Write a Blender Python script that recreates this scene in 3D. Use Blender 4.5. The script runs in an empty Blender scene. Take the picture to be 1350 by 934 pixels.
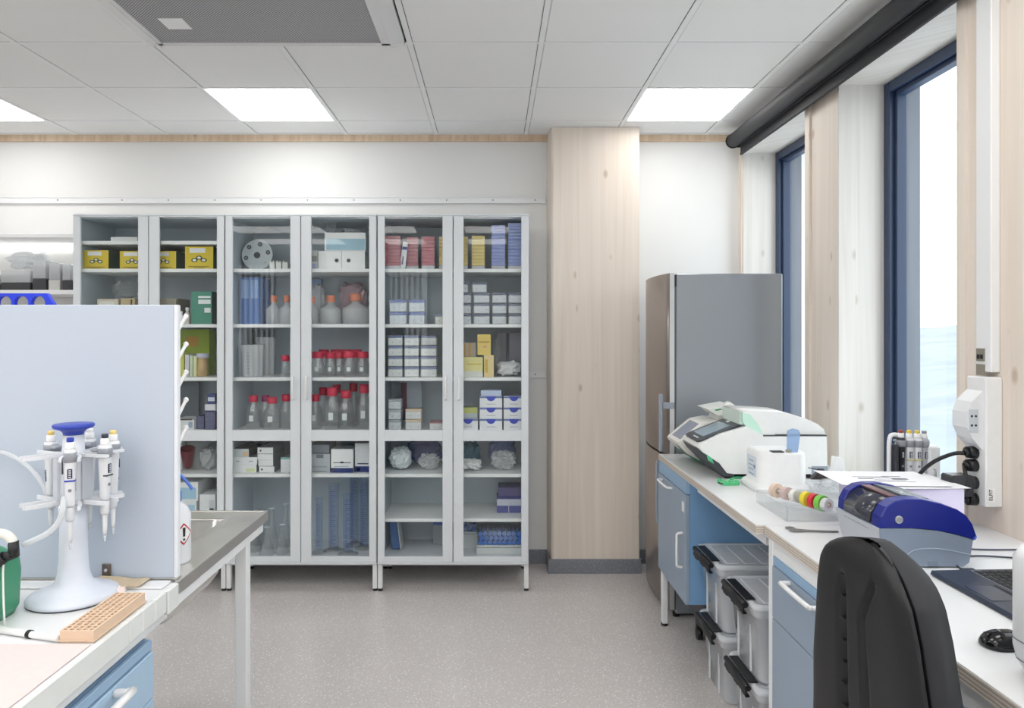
import bpy, math, random
from mathutils import Vector, Matrix, noise
PI = math.pi
random.seed(7)
F, VX, VY, EYE = 940.0, 650.0, 438.5, 1.55      # focal length and principal point in pixels of the 1350x934 frame

# ------------------------------------------------------------------ camera, world, exposure
SC = bpy.context.scene
COL = SC.collection
cam_d = bpy.data.cameras.new('camera')
cam_d.sensor_fit = 'HORIZONTAL'; cam_d.sensor_width = 36.0
cam_d.lens = 36.0 * F / 1350.0
cam_d.shift_x = (675.0 - VX) / 1350.0
cam_d.shift_y = -(467.0 - VY) / 1350.0
cam_d.clip_start = 0.05; cam_d.clip_end = 500
cam = bpy.data.objects.new('camera', cam_d); COL.objects.link(cam)
cam.location = (0, 0, EYE); cam.rotation_euler = (PI / 2, 0, 0)
SC.camera = cam
SC.view_settings.view_transform = 'Standard'
SC.view_settings.look = 'None'
SC.view_settings.gamma = 1.0
SC.view_settings.use_curve_mapping = False
SC.view_settings.exposure = 1.2
PANEL_STRENGTH = 2.8
SKY_STRENGTH = 1.35
world = bpy.data.worlds.new('overcast'); SC.world = world
world.use_nodes = True
wn = world.node_tree.nodes; wl = world.node_tree.links
bg = wn['Background']; bg.inputs['Strength'].default_value = SKY_STRENGTH
bg.inputs['Color'].default_value = (0.93, 0.97, 1.0, 1)

# ------------------------------------------------------------------ helpers
def X(px, Z): return (px - VX) * Z / F
def Zh(py, Z): return EYE - (py - VY) * Z / F
def P(px, py, Z): return (X(px, Z), Z, Zh(py, Z))
def s2l(c): return tuple(((v / 255.0) / 12.92 if v / 255.0 <= 0.04045 else ((v / 255.0 + 0.055) / 1.055) ** 2.4) for v in c)

class MB:
    """collects shapes and links them as ONE mesh object"""
    def __init__(s): s.v = []; s.f = []; s.mi = []; s.sm = []; s.mats = []; s.m = 0; s.smooth = False
    def use(s, mat):
        if mat not in s.mats: s.mats.append(mat)
        s.m = s.mats.index(mat); return s
    def raw(s, vs, fs, smooth=None):
        o = len(s.v); s.v += [tuple(v) for v in vs]
        for f in fs:
            s.f.append(tuple(i + o for i in f)); s.mi.append(s.m); s.sm.append(s.smooth if smooth is None else smooth)
        return s
    def box(s, x0, x1, y0, y1, z0, z1, r=0.0):
        if x0 > x1: x0, x1 = x1, x0
        if y0 > y1: y0, y1 = y1, y0
        if z0 > z1: z0, z1 = z1, z0
        if r <= 0:
            vs = [(x, y, z) for z in (z0, z1) for y in (y0, y1) for x in (x0, x1)]
            return s.raw(vs, [(0, 2, 3, 1), (4, 5, 7, 6), (0, 1, 5, 4), (2, 6, 7, 3), (0, 4, 6, 2), (1, 3, 7, 5)], False)
        r = min(r, (x1 - x0) * .49, (y1 - y0) * .49, (z1 - z0) * .49)
        vs = []; idx = {}
        cs = {}
        for ix, (cx, sx) in enumerate(((x0, 1), (x1, -1))):
            for iy, (cy, sy) in enumerate(((y0, 1), (y1, -1))):
                for iz, (cz, sz) in enumerate(((z0, 1), (z1, -1))):
                    for k, p in enumerate(((cx, cy + sy * r, cz + sz * r), (cx + sx * r, cy, cz + sz * r), (cx + sx * r, cy + sy * r, cz))):
                        idx[(ix, iy, iz, k)] = len(vs); vs.append(p)
        fs = []
        g = lambda a, b, c, k: idx[(a, b, c, k)]
        for i in (0, 1):
            fs.append([g(i, 0, 0, 0), g(i, 1, 0, 0), g(i, 1, 1, 0), g(i, 0, 1, 0)][::(1 if i else -1)])
            fs.append([g(0, i, 0, 1), g(1, i, 0, 1), g(1, i, 1, 1), g(0, i, 1, 1)][::(-1 if i else 1)])
            fs.append([g(0, 0, i, 2), g(1, 0, i, 2), g(1, 1, i, 2), g(0, 1, i, 2)][::(1 if i else -1)])
        for a in (0, 1):
            for b in (0, 1):
                q = [g(a, b, 0, 0), g(a, b, 0, 1), g(a, b, 1, 1), g(a, b, 1, 0)]; fs.append(q if (a ^ b) == 0 else q[::-1])
                q = [g(a, 0, b, 0), g(a, 0, b, 2), g(a, 1, b, 2), g(a, 1, b, 0)]; fs.append(q if (a ^ b) == 1 else q[::-1])
                q = [g(0, a, b, 1), g(0, a, b, 2), g(1, a, b, 2), g(1, a, b, 1)]; fs.append(q if (a ^ b) == 0 else q[::-1])
        for a in (0, 1):
            for b in (0, 1):
                for c in (0, 1):
                    q = [g(a, b, c, 0), g(a, b, c, 1), g(a, b, c, 2)]; fs.append(q if (a + b + c) % 2 else q[::-1])
        return s.raw(vs, fs, False)
    def prism(s, pts, a0, a1, axis='y', smooth=False):
        """polygon (2D points) extruded along axis; pts are (x,z) for y, (y,z) for x, (x,y) for z"""
        n = len(pts)
        def mk(p, a):
            return (p[0], a, p[1]) if axis == 'y' else ((a, p[0], p[1]) if axis == 'x' else (p[0], p[1], a))
        vs = [mk(p, a0) for p in pts] + [mk(p, a1) for p in pts]
        s.raw(vs, [tuple(range(n)), tuple(range(2 * n - 1, n - 1, -1))], False)
        o = len(s.v) - 2 * n
        for i in range(n):
            j = (i + 1) % n
            s.f.append((o + i, o + n + i, o + n + j, o + j)); s.mi.append(s.m); s.sm.append(smooth)
        return s
    def rings(s, rs, closed=True, cap0=True, cap1=True, smooth=True):
        n = len(rs[0]); o = len(s.v)
        for r in rs: s.v += [tuple(p) for p in r]
        for k in range(len(rs) - 1):
            for i in range(n if closed else n - 1):
                j = (i + 1) % n
                s.f.append((o + k * n + i, o + k * n + j, o + (k + 1) * n + j, o + (k + 1) * n + i)); s.mi.append(s.m); s.sm.append(smooth)
        if closed and cap0: s.f.append(tuple(o + i for i in range(n - 1, -1, -1))); s.mi.append(s.m); s.sm.append(False)
        if closed and cap1: s.f.append(tuple(o + (len(rs) - 1) * n + i for i in range(n))); s.mi.append(s.m); s.sm.append(False)
        return s
    def lathe(s, prof, c=(0, 0, 0), n=20, smooth=True, cap0=True, cap1=True, M=None):
        rs = []
        for r, z in prof:
            r = max(r, 1e-5)
            ring = [Vector((r * math.cos(2 * PI * i / n), r * math.sin(2 * PI * i / n), z)) for i in range(n)]
            if M is not None: ring = [M @ p for p in ring]
            rs.append([(p[0] + c[0], p[1] + c[1], p[2] + c[2]) for p in ring])
        return s.rings(rs, True, cap0, cap1, smooth)
    def cyl(s, p0, p1, r0, r1=None, n=12, smooth=True):
        p0 = Vector(p0); p1 = Vector(p1); r1 = r0 if r1 is None else r1
        q = (p1 - p0).to_track_quat('Z', 'Y').to_matrix()
        L = (p1 - p0).length
        return s.lathe([(r0, 0), (r1, L)], tuple(p0), n, smooth, True, True, q)
    def tube(s, pts, r, n=8, sub=4):
        P_ = [Vector(p) for p in pts]
        if sub > 1 and len(P_) > 2:
            Q = []
            for i in range(len(P_) - 1):
                a = P_[max(i - 1, 0)]; b = P_[i]; c = P_[i + 1]; d = P_[min(i + 2, len(P_) - 1)]
                for k in range(sub):
                    t = k / sub
                    Q.append(.5 * ((2 * b) + (c - a) * t + (2 * a - 5 * b + 4 * c - d) * t * t + (3 * b - a - 3 * c + d) * t ** 3))
            Q.append(P_[-1]); P_ = Q
        rs = []; up = Vector((0, 0, 1)); last = None
        for i, p in enumerate(P_):
            t = (P_[min(i + 1, len(P_) - 1)] - P_[max(i - 1, 0)]).normalized()
            if last is None:
                u = t.cross(up)
                if u.length < 1e-3: u = t.cross(Vector((0, 1, 0)))
                u.normalize()
            else:
                u = (last - t * last.dot(t)).normalized()
            last = u; w = t.cross(u)
            rs.append([p + u * (r * math.cos(2 * PI * k / n)) + w * (r * math.sin(2 * PI * k / n)) for k in range(n)])
        return s.rings(rs)
    def blob(s, c, d, seed=0, amp=.12, nu=14, nv=10, fs=3.0, pw=.6):
        """superellipsoid with a crumpled surface, bottom at c.z"""
        rs = []
        def sp(a, p): return math.copysign(abs(a) ** p, a)
        for j in range(nv + 1):
            ph = -PI / 2 + PI * j / nv
            ring = []
            for i in range(nu):
                th = 2 * PI * i / nu
                v = Vector((sp(math.cos(ph), pw) * sp(math.cos(th), pw), sp(math.cos(ph), pw) * sp(math.sin(th), pw), sp(math.sin(ph), pw)))
                k = 1 + amp * noise.noise(v * fs + Vector((seed * 3.1, seed, 0))) - amp * .5
                v = v * k
                ring.append((c[0] + v.x * d[0] / 2, c[1] + v.y * d[1] / 2, c[2] + max(0, (v.z + 1) * d[2] / 2)))
            rs.append(ring)
        return s.rings(rs, smooth=amp < .2)
    def build(s, name, mat=None, parent=None, w=False):
        me = bpy.data.meshes.new(name)
        off = Vector((0, 0, 0))
        if w:
            q = parent
            while q is not None: off += q.location; q = q.parent
        me.from_pydata([(v[0] - off.x, v[1] - off.y, v[2] - off.z) for v in s.v] if w else s.v, [], s.f)
        mats = s.mats if s.mats else [mat]
        for m in mats: me.materials.append(m)
        me.polygons.foreach_set('material_index', s.mi)
        me.polygons.foreach_set('use_smooth', s.sm)
        me.update()
        o = bpy.data.objects.new(name, me); COL.objects.link(o)
        if parent is not None: o.parent = parent
        return o

LABELS = set()
def tag(o, label, cat, group=None, kind=None):
    o['label'] = label; o['category'] = cat
    if label in LABELS and not group: print('DUP LABEL', label)
    LABELS.add(label)
    nwd = len(label.split())
    if nwd > 16 or nwd < 4: print('LABEL LENGTH', nwd, label)
    if group: o['group'] = group
    if kind: o['kind'] = kind
    return o
def thing(name, label, cat, loc, group=None, rz=0):
    o = bpy.data.objects.new(name, None); o.empty_display_size = .05; COL.objects.link(o)
    o.location = loc; o.rotation_euler = (0, 0, rz)
    return tag(o, label, cat, group)
def struct(name, mb, mat=None, parent=None):
    o = mb.build(name, mat, parent); o['kind'] = 'structure'; return o
def dup(o, loc=None, rz=None, label=None, scale=None, parent=None):
    c = o.copy(); COL.objects.link(c)
    if parent is not None: c.parent = parent
    if loc is not None: c.location = loc
    if rz is not None: c.rotation_euler = (0, 0, rz)
    if scale is not None: c.scale = scale
    if label: c['label'] = label; LABELS.add(label)
    for ch in list(o.children): dup(ch, parent=c)
    return c
def put(o, x, y, z): o.location = (x, y, z); return o
ORD = ['first', 'second', 'third', 'fourth', 'fifth', 'sixth', 'seventh', 'eighth', 'ninth', 'tenth', 'eleventh', 'twelfth']

# ------------------------------------------------------------------ materials
def mat(name, rgb, rough=.5, metal=0.0, alpha=1.0, var=.04, bump=0.0, scale=30.0, spec=.5, coat=0.0, trans=0.0, emit=None, lin=False):
    m = bpy.data.materials.new(name); m.use_nodes = True
    nt = m.node_tree; n = nt.nodes; l = nt.links
    b = n['Principled BSDF']
    c = rgb if lin else s2l(rgb)
    b.inputs['Roughness'].default_value = rough
    b.inputs['Metallic'].default_value = metal
    b.inputs['Alpha'].default_value = alpha
    b.inputs['Specular IOR Level'].default_value = spec
    b.inputs['Coat Weight'].default_value = coat
    b.inputs['Transmission Weight'].default_value = trans
    tc = n.new('ShaderNodeTexCoord'); nz = n.new('ShaderNodeTexNoise'); nz.inputs['Scale'].default_value = scale; nz.inputs['Detail'].default_value = 3
    l.new(tc.outputs['Object'], nz.inputs['Vector'])
    mx = n.new('ShaderNodeMix'); mx.data_type = 'RGBA'
    mx.inputs[6].default_value = (*[max(0, v * (1 - var)) for v in c], 1)
    mx.inputs[7].default_value = (*[min(1, v * (1 + var)) for v in c], 1)
    l.new(nz.outputs['Fac'], mx.inputs[0]); l.new(mx.outputs[2], b.inputs['Base Color'])
    if bump:
        bp = n.new('ShaderNodeBump'); bp.inputs['Strength'].default_value = bump; bp.inputs['Distance'].default_value = .002
        l.new(nz.outputs['Fac'], bp.inputs['Height']); l.new(bp.outputs['Normal'], b.inputs['Normal'])
    if emit:
        b.inputs['Emission Color'].default_value = (*c, 1); b.inputs['Emission Strength'].default_value = emit
    return m
def glassy(name, tint, rough=.02, milk=0.0, milk_rgb=(235, 238, 240), bump=0.0, scale=18.0, ior=1.45):
    """thin clear sheet: see-through with fresnel gloss, optional milky part"""
    m = bpy.data.materials.new(name); m.use_nodes = True
    nt = m.node_tree; n = nt.nodes; l = nt.links
    n.remove(n['Principled BSDF']); out = n['Material Output']
    t = n.new('ShaderNodeBsdfTransparent'); t.inputs[0].default_value = (*tint, 1)
    g = n.new('ShaderNodeBsdfGlossy'); g.inputs['Roughness'].default_value = rough
    fr = n.new('ShaderNodeFresnel'); fr.inputs['IOR'].default_value = ior
    mx = n.new('ShaderNodeMixShader')
    ge = n.new('ShaderNodeNewGeometry'); fm = n.new('ShaderNodeMath'); fm.operation = 'SUBTRACT'; fm.use_clamp = True   # gloss on outward faces only
    l.new(fr.outputs[0], fm.inputs[0]); l.new(ge.outputs['Backfacing'], fm.inputs[1]); l.new(fm.outputs[0], mx.inputs[0])
    last = t
    if milk > 0:
        d = n.new('ShaderNodeBsdfDiffuse'); d.inputs[0].default_value = (*s2l(milk_rgb), 1)
        tr = n.new('ShaderNodeBsdfTranslucent'); tr.inputs[0].default_value = (*s2l(milk_rgb), 1)
        m0 = n.new('ShaderNodeMixShader'); m0.inputs[0].default_value = .25; l.new(d.outputs[0], m0.inputs[1]); l.new(tr.outputs[0], m0.inputs[2])
        m1 = n.new('ShaderNodeMixShader'); m1.inputs[0].default_value = milk
        l.new(t.outputs[0], m1.inputs[1]); l.new(m0.outputs[0], m1.inputs[2]); last = m1
    if bump:
        tc = n.new('ShaderNodeTexCoord'); nz = n.new('ShaderNodeTexNoise'); nz.inputs['Scale'].default_value = scale; nz.inputs['Detail'].default_value = 4
        nz.inputs['Distortion'].default_value = 1.5
        bp = n.new('ShaderNodeBump'); bp.inputs['Strength'].default_value = bump; bp.inputs['Distance'].default_value = .01
        l.new(tc.outputs['Object'], nz.inputs['Vector']); l.new(nz.outputs['Fac'], bp.inputs['Height'])
        l.new(bp.outputs[0], g.inputs['Normal']); l.new(bp.outputs[0], fr.inputs['Normal'])
    l.new(last.outputs[0], mx.inputs[1]); l.new(g.outputs[0], mx.inputs[2]); l.new(mx.outputs[0], out.inputs[0])
    return m

def wood(name, base, dark, knot, board=.16, contrast=.35, axis=None):
    m = bpy.data.materials.new(name); m.use_nodes = True
    nt = m.node_tree; n = nt.nodes; l = nt.links; b = n['Principled BSDF']; b.inputs['Roughness'].default_value = .55
    geo = n.new('ShaderNodeNewGeometry')
    sep = n.new('ShaderNodeSeparateXYZ'); l.new(geo.outputs['Position'], sep.inputs[0])
    add = n.new('ShaderNodeMath'); add.operation = 'ADD'; l.new(sep.outputs[0], add.inputs[0]); l.new(sep.outputs[1], add.inputs[1])
    dv = n.new('ShaderNodeMath'); dv.operation = 'DIVIDE'; l.new(add.outputs[0], dv.inputs[0]); dv.inputs[1].default_value = board
    fl = n.new('ShaderNodeMath'); fl.operation = 'FLOOR'; l.new(dv.outputs[0], fl.inputs[0])
    wnz = n.new('ShaderNodeTexWhiteNoise'); wnz.noise_dimensions = '1D'; l.new(fl.outputs[0], wnz.inputs['W'])
    # grain stretched along the trunk direction
    cmb = n.new('ShaderNodeCombineXYZ'); l.new(add.outputs[0], cmb.inputs[0]); l.new(wnz.outputs['Value'], cmb.inputs[1]); l.new(sep.outputs[2], cmb.inputs[2])
    mp = n.new('ShaderNodeMapping'); mp.inputs['Scale'].default_value = (26, 9, .8); l.new(cmb.outputs[0], mp.inputs[0])
    nz = n.new('ShaderNodeTexNoise'); nz.inputs['Scale'].default_value = 1; nz.inputs['Detail'].default_value = 4; nz.inputs['Distortion'].default_value = .6
    l.new(mp.outputs[0], nz.inputs['Vector'])
    rp = n.new('ShaderNodeValToRGB'); rp.color_ramp.elements[0].position = .35; rp.color_ramp.elements[1].position = .68
    rp.color_ramp.elements[0].color = (*s2l(base), 1); rp.color_ramp.elements[1].color = (*s2l(dark), 1)
    l.new(nz.outputs['Fac'], rp.inputs[0])
    mb = n.new('ShaderNodeMix'); mb.data_type = 'RGBA'; mb.blend_type = 'MULTIPLY'; mb.inputs[0].default_value = contrast
    l.new(rp.outputs[0], mb.inputs[6])
    cr = n.new('ShaderNodeValToRGB'); cr.color_ramp.elements[0].color = (.80, .72, .66, 1); cr.color_ramp.elements[1].color = (1, 1, 1, 1)
    l.new(wnz.outputs['Value'], cr.inputs[0]); l.new(cr.outputs[0], mb.inputs[7])
    # knots
    mk = n.new('ShaderNodeMapping'); mk.inputs['Scale'].default_value = (6.2, 3, 3.4); l.new(cmb.outputs[0], mk.inputs[0])
    vo = n.new('ShaderNodeTexVoronoi'); vo.inputs['Scale'].default_value = 1; l.new(mk.outputs[0], vo.inputs['Vector'])
    kr = n.new('ShaderNodeValToRGB'); kr.color_ramp.elements[0].position = .045; kr.color_ramp.elements[1].position = .12
    kr.color_ramp.elements[0].color = (1, 1, 1, 1); kr.color_ramp.elements[1].color = (0, 0, 0, 1)
    l.new(vo.outputs['Distance'], kr.inputs[0])
    kk = n.new('ShaderNodeMath'); kk.operation = 'MULTIPLY'; kk.inputs[1].default_value = .55; l.new(kr.outputs[0], kk.inputs[0])
    mkx = n.new('ShaderNodeMix'); mkx.data_type = 'RGBA'; l.new(kk.outputs[0], mkx.inputs[0]); l.new(mb.outputs[2], mkx.inputs[6]); mkx.inputs[7].default_value = (*s2l(knot), 1)
    l.new(mkx.outputs[2], b.inputs['Base Color'])
    return m

def speckle(name, base, light, dark, rough, scale=90, amt=.10, coved=False):
    m = bpy.data.materials.new(name); m.use_nodes = True
    nt = m.node_tree; n = nt.nodes; l = nt.links; b = n['Principled BSDF']; b.inputs['Roughness'].default_value = rough
    geo = n.new('ShaderNodeNewGeometry')
    def spots(sc, rad, off):
        mp = n.new('ShaderNodeMapping'); mp.inputs['Location'].default_value = (off, off * 2, off); l.new(geo.outputs['Position'], mp.inputs[0])
        vo = n.new('ShaderNodeTexVoronoi'); vo.inputs['Scale'].default_value = sc; l.new(mp.outputs[0], vo.inputs['Vector'])
        lt = n.new('ShaderNodeMath'); lt.operation = 'LESS_THAN'; lt.inputs[1].default_value = rad; l.new(vo.outputs['Distance'], lt.inputs[0])
        return lt.outputs[0]
    nz = n.new('ShaderNodeTexNoise'); nz.inputs['Scale'].default_value = 3.0; nz.inputs['Detail'].default_value = 5; l.new(geo.outputs['Position'], nz.inputs['Vector'])
    mx = n.new('ShaderNodeMix'); mx.data_type = 'RGBA'; l.new(nz.outputs['Fac'], mx.inputs[0])
    c = s2l(base); mx.inputs[6].default_value = (*[v * .94 for v in c], 1); mx.inputs[7].default_value = (*[v * 1.06 for v in c], 1)
    a = n.new('ShaderNodeMix'); a.data_type = 'RGBA'; l.new(spots(scale, .22, 0), a.inputs[0]); l.new(mx.outputs[2], a.inputs[6]); a.inputs[7].default_value = (*s2l(light), 1)
    d = n.new('ShaderNodeMix'); d.data_type = 'RGBA'; l.new(spots(scale * 1.4, .2, 3.3), d.inputs[0]); l.new(a.outputs[2], d.inputs[6]); d.inputs[7].default_value = (*s2l(dark), 1)
    l.new(d.outputs[2], b.inputs['Base Color'])
    nb = n.new('ShaderNodeTexNoise'); nb.inputs['Scale'].default_value = 60; l.new(geo.outputs['Position'], nb.inputs['Vector'])
    bp = n.new('ShaderNodeBump'); bp.inputs['Strength'].default_value = .08; bp.inputs['Distance'].default_value = .002
    l.new(nb.outputs['Fac'], bp.inputs['Height']); l.new(bp.outputs[0], b.inputs['Normal'])
    return m

def holes_mat(name, base, hole, scale=110):
    """perforated sheet: flat print of the fine holes"""
    m = bpy.data.materials.new(name); m.use_nodes = True
    nt = m.node_tree; n = nt.nodes; l = nt.links; b = n['Principled BSDF']; b.inputs['Roughness'].default_value = .5
    geo = n.new('ShaderNodeNewGeometry')
    mp = n.new('ShaderNodeMapping'); mp.inputs['Rotation'].default_value = (0, 0, PI / 4); mp.inputs['Scale'].default_value = (scale, scale, 0); l.new(geo.outputs['Position'], mp.inputs[0])
    fr = n.new('ShaderNodeVectorMath'); fr.operation = 'FRACTION'; l.new(mp.outputs[0], fr.inputs[0])
    sb = n.new('ShaderNodeVectorMath'); sb.operation = 'SUBTRACT'; sb.inputs[1].default_value = (.5, .5, 0); l.new(fr.outputs[0], sb.inputs[0])
    ln = n.new('ShaderNodeVectorMath'); ln.operation = 'LENGTH'; l.new(sb.outputs[0], ln.inputs[0])
    lt = n.new('ShaderNodeMath'); lt.operation = 'LESS_THAN'; lt.inputs[1].default_value = .36; l.new(ln.outputs['Value'], lt.inputs[0])
    mx = n.new('ShaderNodeMix'); mx.data_type = 'RGBA'; l.new(lt.outputs[0], mx.inputs[0]); mx.inputs[6].default_value = (*s2l(base), 1); mx.inputs[7].default_value = (*s2l(hole), 1)
    l.new(mx.outputs[2], b.inputs['Base Color'])
    return m

M = {}
M['wall'] = mat('painted_wall', (234, 234, 233), .8, var=.01, scale=6)
M['white_paint'] = mat('white_metal_paint', (236, 237, 238), .45, var=.01)
M['tile'] = mat('mineral_ceiling_tile', (240, 240, 239), .9, var=.015, bump=.15, scale=160)
M['tbar'] = mat('ceiling_grid_white', (240, 241, 241), .6, var=.01)
M['dark_gap'] = mat('dark_gap', (60, 60, 62), .9)
M['vent_frame'] = mat('vent_frame_white', (228, 228, 228), .5, var=.01)
M['vent'] = holes_mat('perforated_vent', (186, 186, 188), (70, 70, 74))
M['wood'] = wood('whitewashed_pine', (236, 226, 215), (228, 215, 201), (170, 140, 112), contrast=.10)
M['wood_white'] = wood('limed_pine_reveal', (228, 226, 222), (216, 212, 206), (176, 160, 145), contrast=.06)
M['wood_warm'] = wood('warm_pine_trim', (226, 204, 178), (205, 178, 148), (130, 90, 60), contrast=.08)
M['floor'] = speckle('vinyl_floor', (209, 204, 202), (242, 240, 239), (172, 168, 167), .24, 75)
M['skirting'] = speckle('grey_vinyl_skirting', (128, 131, 139), (185, 188, 194), (90, 92, 98), .45, 130)
M['win_frame'] = mat('navy_window_frame', (44, 62, 92), .35, var=.03)
M['ext'] = wood('grey_exterior_cladding', (118, 124, 136), (106, 112, 124), (80, 84, 92), board=.05, contrast=.25)
M['glass'] = glassy('window_glass', (.97, .99, .99), .005)
M['cab_glass'] = glassy('cabinet_glass', (.975, .99, .99), .01, ior=1.5)
M['blind'] = mat('black_blind_fabric', (40, 41, 46), .6, var=.05)
M['cab'] = mat('pale_grey_steel', (224, 229, 233), .42, var=.01)
M['cab_in'] = mat('grey_cabinet_inside', (196, 207, 215), .5, var=.02)
M['shelf'] = mat('pale_shelf', (240, 241, 241), .45, var=.01)
M['black'] = mat('black_plastic', (22, 23, 26), .45)
M['black_soft'] = mat('black_soft_plastic', (17, 17, 19), .5, var=.08, bump=.2, scale=220)
M['white_pl'] = mat('white_plastic', (240, 240, 240), .35, var=.01)
M['grey_pl'] = mat('grey_plastic', (138, 146, 156), .45)
M['lgrey_pl'] = mat('light_grey_plastic', (190, 193, 199), .45)
M['steel'] = mat('brushed_steel', (228, 226, 222), .36, metal=1, var=.08, scale=14)
M['steel_dark'] = mat('dark_steel', (120, 112, 105), .35, metal=1, var=.08)
M['fridge'] = mat('fridge_grey_side', (158, 164, 171), .28, metal=.45, var=.01, scale=3)
M['fridge_door'] = mat('fridge_steel_door', (158, 150, 145), .3, metal=.8, var=.03, scale=2)
M['fridge_strip'] = mat('fridge_strip', (205, 206, 208), .4)
M['blue_cab'] = mat('light_blue_laminate', (146, 178, 208), .45, var=.01)
M['blue_door'] = mat('grey_blue_door', (150, 166, 184), .4, var=.01)
M['blue_side'] = mat('sky_blue_side', (122, 164, 204), .5, var=.01)
M['top'] = mat('white_laminate_top', (228, 229, 230), .3, var=.008, scale=5)
M['ply'] = mat('plywood_edge', (216, 208, 199), .6, var=.08, scale=25)
M['ply_dark'] = mat('plywood_dark_layer', (184, 170, 156), .6, var=.08, scale=25)
M['panel'] = mat('pale_blue_grey_panel', (190, 200, 214), .5, var=.01, scale=2)
M['peach'] = mat('peach_plastic', (224, 196, 170), .55, var=.02)
M['pink_pad'] = mat('pink_pad', (224, 205, 203), .85, var=.04, scale=60, bump=.3)
M['clear'] = glassy('clear_plastic', (.98, .985, .99), .08, ior=1.7, milk=.14, bump=.6, scale=25)
M['bag'] = glassy('crumpled_bag', (.97, .98, .985), .12, ior=1.8, milk=.45, milk_rgb=(246, 248, 250), bump=1.0, scale=30)
M['milky'] = glassy('milky_plastic', (.95, .96, .97), .15, milk=.55)
M['boxclear'] = glassy('frosted_storage_plastic', (.97, .98, .99), .2, milk=.84, milk_rgb=(245, 248, 252), bump=.15, scale=5)
M['lab_glass'] = glassy('lab_glass', (.985, .99, .995), .05, milk=.14, milk_rgb=(250, 252, 253), bump=.3, scale=20, ior=2.0)
M['green_tint'] = glassy('green_tinted_lid', (.75, .95, .85), .1, milk=.75, milk_rgb=(205, 238, 222))
M['blue_tint'] = glassy('blue_tinted_plate', (.70, .82, .97), .05, milk=.45, milk_rgb=(185, 210, 240))
def C(rgb, rough=.5, **k):
    key = 'c%02x%02x%02x_%d' % (*rgb, int(rough * 10))
    if key not in M: M[key] = mat('tint_%02x%02x%02x' % rgb, rgb, rough, **k)
    return M[key]
PNL = bpy.data.materials.new('light_diffuser'); PNL.use_nodes = True
_b = PNL.node_tree.nodes['Principled BSDF']; _b.inputs['Base Color'].default_value = (.9, .9, .9, 1)
_b.inputs['Emission Color'].default_value = (1, .985, .96, 1); _b.inputs['Emission Strength'].default_value = PANEL_STRENGTH

def text_mesh(s, size, name, mat_, parent, loc, rot, extrude=.0004):
    cu = bpy.data.curves.new(name, 'FONT'); cu.body = s; cu.size = size; cu.extrude = extrude
    cu.align_x = 'CENTER'; cu.align_y = 'CENTER'
    tmp = bpy.data.objects.new('tmp_text', cu); COL.objects.link(tmp)
    dg = bpy.context.evaluated_depsgraph_get(); dg.update()
    me = bpy.data.meshes.new_from_object(tmp.evaluated_get(dg))
    bpy.data.objects.remove(tmp); me.materials.clear(); me.materials.append(mat_); me.name = name
    o = bpy.data.objects.new(name, me); COL.objects.link(o); o.parent = parent; o.location = loc; o.rotation_euler = rot
    return o

# ------------------------------------------------------------------ the room
H = 2.87; XL, XR, YN, YB = -4.6, 1.645, -2.8, 4.78
struct('floor', MB().box(XL - .1, XR + .3, YN - .1, YB + .1, -.1, 0), M['floor'])
struct('wall_back', MB().box(XL - .1, XR + .5, YB, YB + .12, 0, H + .2), M['wall'])
struct('wall_left', MB().box(XL - .12, XL, YN - .1, YB, 0, H + .2), M['wall'])
# wall behind the camera: two tall windows with vertical blinds, seen only as reflections in the cabinet glass
BW = [(-4.15, -3.45), (-1.75, -1.0)]
wf = MB(); ex_ = [XL - .1] + [v for w in BW for v in w] + [XR + .5]
for i in range(0, len(ex_), 2): wf.box(ex_[i], ex_[i + 1], YN - .12, YN, 0, H + .2)
for a, b in BW: wf.box(a, b, YN - .12, YN, 0, .8).box(a, b, YN - .12, YN, 2.68, H + .2)
struct('wall_front', wf, M['wall'])
for i, (a, b) in enumerate(BW):
    f = MB().box(a, a + .05, YN - .11, YN - .05, .8, 2.68).box(b - .05, b, YN - .11, YN - .05, .8, 2.68).box(a + .05, b - .05, YN - .11, YN - .05, .8, .85).box(a + .05, b - .05, YN - .11, YN - .05, 2.63, 2.68)
    win = struct('window_%d' % (6 + i), f, M['win_frame'])
    for k in range(int((b - a - .1) / .085)):
        struct('blind_slat', MB().box(a + .06 + k * .085, a + .06 + k * .085 + .045, YN - .03, YN - .028, .86, 2.62), M['white_paint'], win)
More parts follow.
